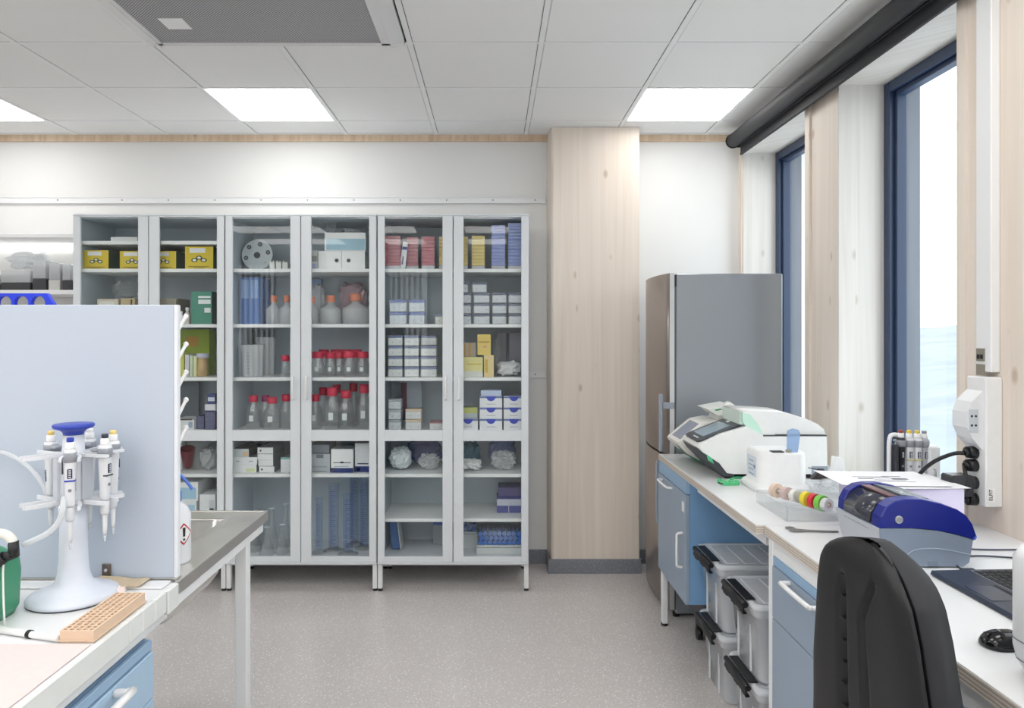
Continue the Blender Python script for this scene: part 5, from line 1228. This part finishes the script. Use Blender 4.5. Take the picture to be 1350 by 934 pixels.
for q in range(3): k.prism([(x_(1227 + q * 4), z_(662.6 + q * .55)), (x_(1229.5 + q * 4), z_(663.0 + q * .55)), (x_(1229.5 + q * 4), z_(661.4 + q * .5)), (x_(1227 + q * 4), z_(660.9 + q * .5))][::-1], PY0 + .08, PY0 + .13, 'y')
k.build('key_buttons', C((180, 186, 190)), t, w=True)
m = MB()
for q in range(13): m.box(x_(1157.2), x_(1160), PY0 + .05 + q * .011, PY0 + .055 + q * .011, z_(704), z_(698))
m.build('tear_teeth', M['black'], t, w=True)
MB().cyl((x_(1184), PY0 - .0025, z_(685)), (x_(1184), PY0 - .006, z_(685)), .0105, n=24).build('chrome_badge', M['steel'], t, w=True)
MB().cyl((x_(1184), PY0 - .0061, z_(685)), (x_(1184), PY0 - .0068, z_(685)), .0075, n=20).build('badge_centre', C((150, 152, 156), .5), t, w=True)
MB().lathe([(.001, -.011), (.008, -.008), (.011, 0), (.008, .008), (.001, .011)], (x_(1285), PY0 + .01, z_(709)), 16).build('blue_knob', C((70, 96, 214), .4), t, w=True)
MB().box(x_(1175), x_(1268), PY0 + .01, PY1 - .01, BT + .0003, z_(747.4)).build('feet', M['black'], t, w=True)

# ------------------------------------------------------------------ laptop, mouse, cables, white device
t = thing('laptop', 'open dark laptop on the near worktop, partly outside the photo', 'laptop', (1.29, 1.74, BT))
lx0, lx1, ly0, ly1 = 1.168, 1.415, 1.575, 1.905
m = MB().prism([(lx0, BT + .004), (lx0 + .006, BT + .0005), (lx1, BT + .0005), (lx1, BT + .018), (lx0 + .004, BT + .014)], ly0, ly1, 'y'); m.build('base', C((50, 58, 74), .35), t, w=True)
n_keys = MB()
zk = lambda xx: BT + .014 + (xx - lx0) / (lx1 - lx0) * .004
for r in range(6):
    for c in range(15):
        xa = lx0 + .105 + r * .0205; ya = ly0 + .014 + c * .0203
        n_keys.box(xa, xa + .0178, ya, ya + .0176, zk(xa) + .0003, zk(xa) + .0022, .0008)
for q in (0,): n_keys.box(lx0 + .086, lx0 + .092, ly0 + .04, ly1 - .12, zk(lx0 + .09), zk(lx0 + .09) + .0012)
n_keys.build('keys', C((20, 22, 28), .5), t, w=True)
MB().box(lx0 + .103, lx0 + .231, ly0 + .010, ly0 + .322, BT + .0155, zk(lx0 + .103) + .0006).build('key_deck', C((150, 154, 162), .4), t, w=True)
MB().box(lx0 + .012, lx0 + .078, ly0 + .11, ly0 + .21, BT + .0140, BT + .01535).build('touchpad', C((58, 66, 82), .25), t, w=True)
lid_ = MB().prism([(lx1 - .002, BT + .019), (lx1 + .008, BT + .018), (lx1 + .098, BT + .225), (lx1 + .092, BT + .228)], ly0, ly1, 'y').build('screen_lid', C((44, 50, 62), .4), t, w=True)
MB().prism([(lx1 + .0005, BT + .032), (lx1 + .003, BT + .031), (lx1 + .084, BT + .216), (lx1 + .081, BT + .217)], ly0 + .012, ly1 - .012, 'y').build('display', C((24, 26, 32), .12), lid_, w=True)
t = thing('mouse', 'glossy black computer mouse beside the white device', 'mouse', (1.060, 1.475, BT))
m = MB(); rs = []
for j in range(9):
    u = j / 8 * PI / 2; k = math.cos(u); rs.append([(p[0] * max(k, .02), p[1] * max(k, .02), .004 + .030 * math.sin(u)) for p in rr_ring(0, 0, .050, .030, .028, 0, 6)])
m.rings([[(p[0] * .92, p[1] * .92, .0005) for p in rs[0]]] + rs); m.build('shell', C((20, 20, 22), .12), t)
MB().box(-.0455, .0, -.0006, .0006, .026, .0305).build('wheel_gap', C((60, 60, 64)), t)
t = thing('lab_instrument', 'white rounded device cut by the right edge of the photo', 'instrument', (1.17, 1.27, BT))
m = MB(); cx, cy = 1.145, 1.27
m.rings([rr_ring(cx, cy, .132, .105, .03, BT + .0005), rr_ring(cx, cy, .150, .109, .035, BT + .028), rr_ring(cx, cy, .158, .112, .04, BT + .055), rr_ring(cx, cy, .158, .112, .04, BT + .225), rr_ring(cx, cy, .148, .104, .04, BT + .245)])
m.build('housing', C((225, 227, 229), .3), t, w=True)
m = MB().rings([rr_ring(cx, cy, .1515, .1105, .036, BT + .030), rr_ring(cx, cy, .1525, .111, .036, BT + .033)]).rings([rr_ring(cx, cy, .1588, .1128, .04, BT + .070), rr_ring(cx, cy, .1588, .1128, .04, BT + .0725)]); m.build('case_seam', C((130, 136, 144), .4), t, w=True)
t = thing('cable', 'thin dark cable from the printer running to the laptop edge', 'cable', (1.35, 2.05, BT))
MB().tube([(1.322, 2.12, BT + .02), (1.37, 2.14, BT + .005), (1.45, 2.12, BT + .004), (1.58, 2.12, BT + .004)], .0025, 6, 5).build('wire', C((60, 66, 78)), t, w=True)
t = thing('cable', 'dark cable with flat plug lying behind the laptop', 'cable', (1.35, 1.98, BT))
MB().tube([(1.28, 1.935, BT + .006), (1.275, 1.955, BT + .007), (1.32, 2.03, BT + .004), (1.40, 2.06, BT + .004), (1.50, 2.04, BT + .004)], .0025, 6, 5).box(1.262, 1.30, 1.915, 1.932, BT + .0005, BT + .012, .002).build('wire', C((54, 60, 72)), t, w=True)

# ------------------------------------------------------------------ power trunking on the pine wall
t = thing('power_trunking', 'white vertical power trunking with sockets on the pine wall', 'trunking', (XR, 2.37, 1.0))
MB().box(XR - .030, XR, 2.312, 2.385, 1.42, 2.80, .003).build('upper_channel', M['white_paint'], t, w=True)
MB().box(XR - .055, XR, 2.300, 2.395, .985, 1.405, .004).build('lower_cover', C((234, 235, 235), .4), t, w=True)
f1 = MB().box(XR - .034, XR - .030, 2.340, 2.378, 1.455, 1.497).box(XR - .034, XR - .030, 2.340, 2.378, 1.408, 1.445).build('network_socket', C((140, 134, 122), .4), t, w=True)
MB().box(XR - .036, XR - .0335, 2.345, 2.356, 1.463, 1.477).box(XR - .036, XR - .0335, 2.361, 2.372, 1.463, 1.477).build('port', M['black'], f1, w=True)
m = MB().prism([(XR - .055, 1.36), (XR - .090, 1.325), (XR - .104, 1.29), (XR - .104, 1.24), (XR - .088, 1.205), (XR - .055, 1.165)][::-1], 2.315, 2.392, 'y'); m.build('angled_socket_block', C((228, 230, 232), .35), t, w=True)
MB().box(XR - .100, XR - .070, 2.3125, 2.3152, 1.225, 1.30, .002).build('socket_face', C((196, 202, 208), .35), t, w=True)
k = MB()
for zz in (1.248, 1.278): k.cyl((XR - .092, 2.312, zz), (XR - .092, 2.3128, zz), .004, n=8).cyl((XR - .079, 2.312, zz), (XR - .079, 2.3128, zz), .004, n=8)
k.build('socket_hole', C((40, 40, 44)), t, w=True)
MB().box(XR - .052, XR - .025, 2.2988, 2.3002, 1.0, 1.05).build('paper_label', M['white_pl'], t, w=True)
text_mesh('ELFIT', .016, 'printed_text', M['black'], t, (XR - .040 - t.location.x, 2.2982 - t.location.y, 1.025 - t.location.z), (PI / 2, -PI / 2, 0))
def plug(label, z, kind):
    t = thing('power_plug', label, 'plug', (XR - .056, 2.35, z))
    m = MB()
    if kind == 'round':
        m.cyl((0, 0, 0), (-.026, 0, 0), .021, .019, 20).cyl((-.026, 0, 0), (-.036, 0, -.004), .018, .010, 16); m.build('plug_body', M['black'], t)
    else:
        m.cyl((0, 0, 0), (-.022, 0, 0), .021, .021, 20).box(-.098, -.022, -.032, .030, -.042, .028, .006); m.build('adapter_body', C((44, 46, 52), .4), t)
    return t
p1 = plug('upper round black plug in the white wall trunking', 1.155, 'round')
MB().tube([(-.036, 0, -.004), (-.062, .01, -.006), (-.095, .05, -.035), (-.112, .10, -.08), (-.118, .145, -.14), (-.118, .155, -.2545)], .0065, 8, 5).build('cable', M['black'], p1)
p2 = plug('second round black plug, angled downwards, in the white trunking', 1.112, 'round')
MB().tube([(-.036, 0, -.004), (-.046, -.02, -.02), (-.044, -.03, -.05), (-.052, -.034, -.075), (-.064, -.036, -.09)], .006, 8, 5).build('cable', M['black'], p2)
p3 = plug('square black power adapter plugged into the white trunking', 1.055, 'cube')
p4 = plug('lowest round plug under the square black adapter', 1.0, 'round')

# ------------------------------------------------------------------ office chair
t = thing('office_chair', 'black office chair with sculpted backrest at the near worktop', 'chair', (.757, 1.37, 0), rz=.04)
def prof(z):   # half width of the backrest at height z
    pts = [(.50, .165), (.60, .20), (.72, .215), (.85, .205), (.95, .185), (1.02, .172), (1.075, .155), (1.11, .128), (1.13, .095), (1.143, .055), (1.15, .015)]
    for (a, b), (c, d) in zip(pts, pts[1:]):
        if z <= c: u = (z - a) / (c - a); return b + (d - b) * u
    return pts[-1][1]
zs = [.50 + .02 * k for k in range(23)] + [.95 + .008 * k for k in range(20)] + [1.115, 1.125, 1.134, 1.141, 1.146, 1.15]
def back_section(z, inset, xa, xb, dent):
    hw = max(prof(z) - inset, .004); n = 64; lean = -.10 * ((z - .8) / .35) * .15 - .03 * max(0, .75 - z); ring = []
    top = max(0, (z - 1.09) / .06); th = 1 - .45 * top * top
    for k in range(n + 1):     # rear surface, u from -1 to 1
        u = -1 + 2 * k / n; rim = (abs(u) ** 6)
        x = xa * th + lean + .022 * rim * (1 if dent else .1) + .012 * (1 - u * u) * dent
        if dent:
            x += .022 * math.exp(-((u - .32) / .055) ** 2) * min(1, max(0, (1.08 - z) / .06))              # spine groove
            cr = -.08 - .42 * max(0, (z - 1.0) / .1) ** 1.5 if z > 1.0 else -.08 + .03 * (1.0 - z)
            x += .024 * math.exp(-((u - cr) / .035) ** 2) * min(1, max(0, (1.10 - z) / .03))
        ring.append((x, u * hw, z))
    for k in range(1, n):
        u = 1 - 2 * k / n; ring.append((xb * th + lean - .02 * abs(u) ** 6 - .010 * (1 - u * u), u * hw, z))
    return ring
def loft(inset, xa, xb, dent, name, mt):
    zz = [z for z in zs]
    m = MB().rings([back_section(z, inset, xa, xb, dent) for z in zz])
    return m.build(name, mt, t)
loft(.0, -.062, -.018, 1, 'back_shell', M['black_soft'])
loft(.006, -.030, .045, 0, 'back_cushion', C((30, 31, 36), .6))
rb = MB()
for k in range(7):
    zc = .80 + k * .045; hw = prof(zc)
    rb.box(-.050 - .10 * ((zc - .8) / .35) * .15, -.030, hw * .29, hw * .35, zc, zc + .002)
rb.build('spine_rib', M['black_soft'], t)
m = MB()
m.rings([rr_ring(.22, 0, .20, .21, .09, .445), rr_ring(.22, 0, .225, .235, .10, .46), rr_ring(.22, 0, .225, .235, .10, .50), rr_ring(.22, 0, .20, .21, .09, .515)]); m.build('seat', C((30, 31, 36), .7), t)
MB().tube([(.15, 0, .435), (-.02, 0, .44), (-.085, 0, .50), (-.075, 0, .62)], .02, 10, 5).build('back_bar', M['black'], t)
MB().cyl((.22, 0, .09), (.22, 0, .4445), .025, n=16).build('gas_column', M['black'], t)
for k in range(5):
    a = 2 * PI * k / 5 + .3; c, s_ = math.cos(a), math.sin(a)
    lg = MB().tube([(.22, 0, .10), (.22 + .16 * c, .16 * s_, .085), (.22 + .29 * c, .29 * s_, .068)], .017, 8, 3).build('leg', M['black'], t)
    cxx, cyy = .22 + .29 * c, .29 * s_
    MB().cyl((cxx - .012 * s_, cyy + .012 * c, .026), (cxx + .012 * s_, cyy - .012 * c, .026), .026, n=14).build('castor', M['black'], lg)

# ------------------------------------------------------------------ left side: lab bench, sink top, screen panel
LX = -.815
t = thing('worktop', 'white lab worktop at lower left carrying the pipette stand', 'worktop', (-1.3, 1.3, BT))
m = MB().box(-2.1, LX - .012, .3, 1.852, BT - .03, BT, .002).box(-2.1, LX - .02, 1.80, 1.852, BT + .0002, BT + .006, .002); m.build('laminate', M['top'], t, w=True)
m = MB().box(LX - .0118, LX, .3, 1.60, BT - .052, BT + .004, .003); y = 1.602
while y < 1.84:
    m.box(LX - .0118, LX + .004 * (int(y * 40) % 2), y, min(y + .058, 1.852), BT - .050 - .008 * (int(y * 40) % 2), BT + .004, .003); y += .0605
m.build('edge_profile', C((226, 228, 226), .35), t, w=True)
t = thing('bench_frame', 'white steel frame under the left lab bench and steel sink', 'frame', (-1.3, 1.6, 0))
MB().box(LX - .075, LX - .030, .35, 1.85, BT - .092, BT - .0525, .002).build('long_rail', M['white_paint'], t, w=True)
for ly in (2.41,): MB().box(LX - .058, LX - .018, ly, ly + .04, 0, BT - .0665, .003).build('leg', M['white_paint'], t, w=True)
MB().box(-2.1, LX - .0585, 2.51, 2.55, BT - .066, BT - .0305, .002).build('cross_rail', M['white_paint'], t, w=True)
MB().box(LX - .050, LX - .010, 1.86, 2.56, BT - .066, BT - .0305, .002).build('sink_rail', M['white_paint'], t, w=True)
MB().box(-2.0, -1.96, 2.41, 2.45, 0, BT - .0955).build('leg', M['white_paint'], t, w=True)
t = thing('drawer_unit', 'light blue drawer unit under the white lab bench at lower left', 'drawers', (-1.15, 1.35, .05))
MB().box(-1.45, LX - .0335, .95, 1.745, .05, .80).build('carcass', M['blue_cab'], t, w=True)
for i, (z0, z1) in enumerate(((.660, .772), (.44, .657), (.06, .437))):
    d = MB().box(LX - .033, LX - .014, .955, 1.742, z0, z1, .002).build('drawer', C((168, 196, 220), .4), t, w=True)
    hz = z1 - .012 if i == 0 else z1 - .05
    if i < 2: MB().tube([(LX - .014, 1.56, hz), (LX + .012, 1.56, hz), (LX + .022, 1.545, hz), (LX + .022, 1.22, hz), (LX + .012, 1.205, hz), (LX - .014, 1.205, hz)], .009, 10, 3).build('handle', M['white_pl'], d, w=True)
MB().box(LX - .030, LX - .018, .955, 1.742, .776, .800, .002).build('top_rail', C((150, 180, 208), .4), t, w=True)
MB().box(-1.4, LX - .12, 1.0, 1.7, 0, .0495).build('plinth', C((60, 64, 70)), t, w=True)
# stainless sink top
t = thing('sink_top', 'stainless steel sink top behind the pale panel', 'sink', (-1.3, 2.2, BT - .03))
sx0, sx1, sy0, sy1 = -2.1, LX, 1.8535, 2.585
bx0, bx1, by0, by1 = -1.42, -.935, 2.03, 2.49
m = MB().box(sx0, bx0, sy0, sy1, BT - .03, BT).box(bx1, sx1, sy0, sy1, BT - .03, BT).box(bx0, bx1, sy0, by0, BT - .03, BT).box(bx0, bx1, by1, sy1, BT - .03, BT)
m.box(sx1 - .012, sx1, sy0, sy1, BT, BT + .004, .001).box(bx0, sx1 - .012, sy1 - .012, sy1, BT, BT + .004, .001)
m.build('top_sheet', M['steel'], t, w=True)
cxm, cym, hx, hy = (bx0 + bx1) / 2, (by0 + by1) / 2, (bx1 - bx0) / 2, (by1 - by0) / 2
m = MB().rings([rr_ring(cxm, cym, hx - .001, hy - .001, .005, BT - .002), rr_ring(cxm, cym, hx - .002, hy - .002, .05, BT - .006), rr_ring(cxm, cym, hx - .008, hy - .008, .06, BT - .17), rr_ring(cxm, cym, hx - .03, hy - .03, .06, BT - .20), rr_ring(cxm, cym, .03, .03, .02, BT - .205)], cap0=False)
m.rings([rr_ring(cxm, cym, hx + .002, hy + .002, .05, BT - .031), rr_ring(cxm, cym, hx - .004, hy - .004, .06, BT - .173), rr_ring(cxm, cym, hx - .026, hy - .026, .06, BT - .204), rr_ring(cxm, cym, .03, .03, .02, BT - .209)], cap0=False)
m.build('basin', M['steel'], t, w=True)
# panel
t = thing('screen_panel', 'large pale grey-blue splash panel standing across the left bench', 'panel', (-1.4, 1.87, BT))
MB().box(-2.0, -.8335, 1.861, 1.879, BT + .009, 1.622, .0015).build('board', M['panel'], t, w=True)
MB().box(-.8333, -.8235, 1.8605, 1.8795, BT + .009, 1.622, .002).build('edge_strip', C((232, 235, 240), .4), t, w=True)
MB().box(-2.0, -.8235, 1.858, 1.882, BT + .0065, BT + .0088).build('metal_channel', M['steel'], t, w=True)
for px_ in (141,):
    xx = X(px_, 1.86); MB().box(xx - .012, xx + .012, 1.8555, 1.8605, BT + .009, BT + .047, .002).box(xx - .012, xx + .012, 1.835, 1.8605, BT + .0065, BT + .009).build('bracket', M['steel_dark'], t, w=True)
    MB().cyl((xx, 1.8555, BT + .031), (xx, 1.8525, BT + .031), .004, n=10).build('screw', M['steel'], t, w=True)
# drying board with pegs
t = thing('drying_board', 'white draining board with angled pegs behind the pale panel', 'draining rack', (-1.15, 1.9, BT))
MB().box(-1.5, -.838, 1.886, 1.898, BT + .0095, 1.60, .002).build('board', M['white_pl'], t, w=True)
for i in range(7):
    for j in range(5):
        xx = -.850 - i * .085; zz = 1.535 - j * .077
        y0 = 1.898
        MB().cyl((xx, y0, zz), (xx, y0 + .075, zz + .058), .0042, .0048, 8).lathe([(.0001, -.008), (.006, -.005), (.0075, 0), (.006, .005), (.0001, .008)], (xx, y0 + .076, zz + .059), 8).build('peg', M['white_pl'], t, w=True)
# blue rack resting on the top pegs
t = thing('tube_rack', 'bright blue rack with round holes showing above the pale panel', 'rack', (-1.4, 1.98, 1.60))
m = MB(); pit = .047; r_ = .0195; xr = X(78, 2.0)
zc = 1.632
for i in range(9):
    cx = xr - .045 - i * pit; n = 24; o_ = []; in_ = []
    for k in range(n):
        a = 2 * PI * k / n; c, s_ = math.cos(a), math.sin(a); q = 1 / max(abs(c), abs(s_)); o_.append((cx + c * q * pit / 2, zc + s_ * q * .0265)); in_.append((cx + c * r_, zc + s_ * r_))
    vs = [(p[0], 1.978, p[1]) for p in o_] + [(p[0], 1.978, p[1]) for p in in_] + [(p[0], 1.992, p[1]) for p in o_] + [(p[0], 1.992, p[1]) for p in in_]; fs = []
    for k in range(n):
        j = (k + 1) % n
        fs += [(k, j, n + j, n + k), (2 * n + k, 3 * n + k, 3 * n + j, 2 * n + j), (n + k, n + j, 3 * n + j, 3 * n + k), (k, 2 * n + k, 2 * n + j, j)]
    m.raw(vs, fs, False)
xe = xr - .045 + pit / 2
m.prism([(xe, zc - .0265), (xe + .034, zc - .0265), (xe, zc + .0265)][::-1], 1.978, 1.992)
m.build('rack_plate', C((28, 60, 220), .4), t, w=True)

# small things on the left bench
t = thing('paper_towel', 'folded brown paper towel at the foot of the pale panel', 'paper towel', (X(155, 1.82), 1.80, BT + .0065))
MB().prism([(X(124, 1.82), BT + .018), (X(150, 1.82), BT + .016), (X(170, 1.82), BT + .010), (X(182, 1.82), BT + .013), (X(191, 1.82), BT + .012), (X(186, 1.82), BT + .0085), (X(170, 1.82), BT + .0068), (X(124, 1.82), BT + .0105)][::-1], 1.795, 1.852).build('folded_sheet', C((196, 178, 152), .8), t, w=True)
tag(MB().blob((X(158, 1.77), 1.772, BT + .0005), (.030, .03, .018), 51, .4, 12, 8).build('crumpled_tissue', C((240, 222, 216), .8)), 'tiny crumpled pinkish tissue behind the peach rack', 'tissue')
t = thing('tube_rack', 'long peach-coloured tube rack with rows of square holes', 'rack', (-.869, 1.60, BT))
x0, x1, y0, y1 = -.9055, -.8345, 1.49, 1.71
m = MB().box(x0, x1, y0, y1, BT + .0005, BT + .006, .001).box(x0 - .003, x1 + .003, y0 - .002, y1 + .002, BT + .004, BT + .0065)
m.box(x0, x0 + .004, y0 + .004, y1 - .004, BT + .0061, BT + .026).box(x1 - .004, x1, y0 + .004, y1 - .004, BT + .0061, BT + .026).box(x0, x1, y0, y0 + .0039, BT + .0066, BT + .026).box(x0, x1, y1 - .0039, y1, BT + .0066, BT + .026)
m.build('tray', M['peach'], t, w=True)
m = MB()
for i in range(1, 5): xx = x0 + i * (x1 - x0) / 5; m.box(xx - .0018, xx + .0018, y0 + .004, y1 - .004, BT + .008, BT + .026)
for j in range(1, 16): yy = y0 + j * (y1 - y0) / 16; m.box(x0 + .004, x1 - .004, yy - .0018, yy + .0018, BT + .008, BT + .0258)
m.box(x0 + .004, x1 - .004, y0 + .004, y1 - .004, BT + .0061, BT + .010)
m.build('grid', M['peach'], t, w=True)
t = thing('marker_pen', 'white pen-like stick with a black ring lying by the pink pad', 'pen', (-1.0, 1.52, BT + .008))
a = Vector((-1.085, 1.545, BT + .0085)); b = Vector((X(76, 1.49), 1.492, BT + .0085))
MB().cyl(tuple(a), tuple(b), .0078, .0065, 16).build('barrel', M['white_pl'], t, w=True)
c = a + (b - a) * .55; d_ = a + (b - a) * .60; MB().cyl(tuple(c), tuple(d_), .0088, .0088, 16).build('ring', M['black'], t, w=True)
t = thing('absorbent_pad', 'thin quilted pink absorbent pad on the near left worktop', 'pad', (-1.3, 1.1, BT + .0005))
m = MB(); vs = []; fs = []; n = 40
for i in range(n + 1):
    for j in range(n + 1):
        xx = -1.75 + (.915) * i / n; yy = .62 + .86 * j / n
        vs.append((xx, yy, BT + .0028 + .0012 * (math.sin(i * 1.5) * math.sin(j * 1.5)) + (.0 if i < n else -.001)))
for i in range(n):
    for j in range(n): q = i * (n + 1) + j; fs.append((q, q + n + 1, q + n + 2, q + 1))
m.raw(vs, fs, True).raw([(v[0], v[1], v[2] - .0008) for v in vs], [f[::-1] for f in fs], True); m.build('quilted_sheet', M['pink_pad'], t, w=True)
t = thing('canister', 'green plastic canister with black elbow cap at left edge', 'canister', (-1.192, 1.60, BT))
m = MB(); m.rings([rr_ring(0, 0, .085, .07, .03, .0005), rr_ring(0, 0, .095, .08, .04, .02), rr_ring(0, 0, .098, .082, .04, .10), rr_ring(0, 0, .094, .08, .04, .13), rr_ring(0, 0, .07, .06, .04, .155), rr_ring(0, 0, .035, .035, .03, .163)], True); m.build('body', C((58, 140, 104), .35), t)
MB().cyl((.070, -.01, .124), (.104, -.01, .150), .014, .013, 14).cyl((.098, -.01, .146), (.128, -.01, .158), .011, .011, 12).cyl((.124, -.01, .150), (.122, -.01, .184), .011, .011, 14).build('elbow_cap', M['black'], t)
MB().tube([(.122, -.01, .180), (.110, -.01, .196), (.080, -.01, .202), (-.02, -.01, .199), (-.15, -.01, .190)], .0105, 10, 5).build('white_hose', C((226, 224, 218), .5), t)
t = thing('hose', 'clear bent tubing rising from the black elbow to the pipette stand', 'tubing', (-1.08, 1.62, BT + .15))
MB().tube([(-1.066, 1.617, 1.068), (-1.045, 1.62, 1.077), (-1.02, 1.63, 1.09), (-1.00, 1.635, 1.11), (-.99, 1.64, 1.14), (-1.0, 1.66, 1.165)], .0065, 10, 6).build('tube', M['milky'], t, w=True)
t = thing('hose', 'translucent tubing arching in front of the pale panel at left', 'tubing', (-1.2, 1.84, 1.22))
MB().tube([(-1.40, 1.83, 1.255), (-1.28, 1.83, 1.245), (-1.22, 1.83, 1.225), (-1.165, 1.825, 1.18), (-1.13, 1.81, 1.13)], .006, 10, 6).build('tube', M['milky'], t, w=True)
t = thing('hose', 'thin white string of tubing hanging beside the green canister', 'tubing', (-1.09, 1.60, 1.0))
MB().tube([(-1.092, 1.59, 1.035), (-1.086, 1.58, 1.01), (-1.078, 1.57, .96), (-1.072, 1.565, .906)], .0022, 6, 4).build('tube', C((232, 230, 228), .5), t, w=True)
# wash bottle
t = thing('wash_bottle', 'white wash bottle with blue spout and hazard diamond behind the panel', 'bottle', (-.904, 2.02, BT))
r = .045
MB().lathe([(.042, .0005), (r, .006), (r, .135), (.036, .155), (.022, .168), (.0165, .172)], n=28).build('body', C((232, 234, 238), .35), t)
MB().lathe([(.020, .1725), (.020, .198), (.014, .202), (.007, .204)], n=20).build('blue_cap', C((70, 120, 220), .4), t)
MB().tube([(0, 0, .202), (-.004, 0, .235), (.010, 0, .250), (.035, 0, .228), (.052, 0, .205)], .0045, 8, 5).build('spout', C((90, 130, 222), .4), t)
ang = math.radians(-32)
q = Matrix.Rotation(ang + PI / 2, 3, 'Z')
def on(p, d): 
    a_ = ang + p[0] / r
    return ((r + d) * math.cos(a_), (r + d) * math.sin(a_), p[1])
for (sz, dd, mt, nm) in ((.031, .0008, C((190, 40, 56)), 'hazard_border'), (.0255, .0014, M['white_pl'], 'hazard_field')):
    m = MB(); n = 8
    for i in range(-n, n):
        a_, b_ = i / n * sz, (i + 1) / n * sz
        m.raw([on((a_, .085 - (sz - abs(a_)), ), dd), on((b_, .085 - (sz - abs(b_))), dd), on((b_, .085 + (sz - abs(b_))), dd), on((a_, .085 + (sz - abs(a_))), dd)], [(0, 1, 2, 3)], False)
    m.build(nm, mt, t)
m = MB(); m.raw([on((-.003, .078), .002), on((.003, .078), .002), on((.0045, .103), .002), on((-.0045, .103), .002)], [(0, 1, 2, 3)], False)
m.raw([on((-.003, .067), .002), on((.003, .067), .002), on((.003, .073), .002), on((-.003, .073), .002)], [(0, 1, 2, 3)], False); m.build('exclamation_mark', M['black'], t)
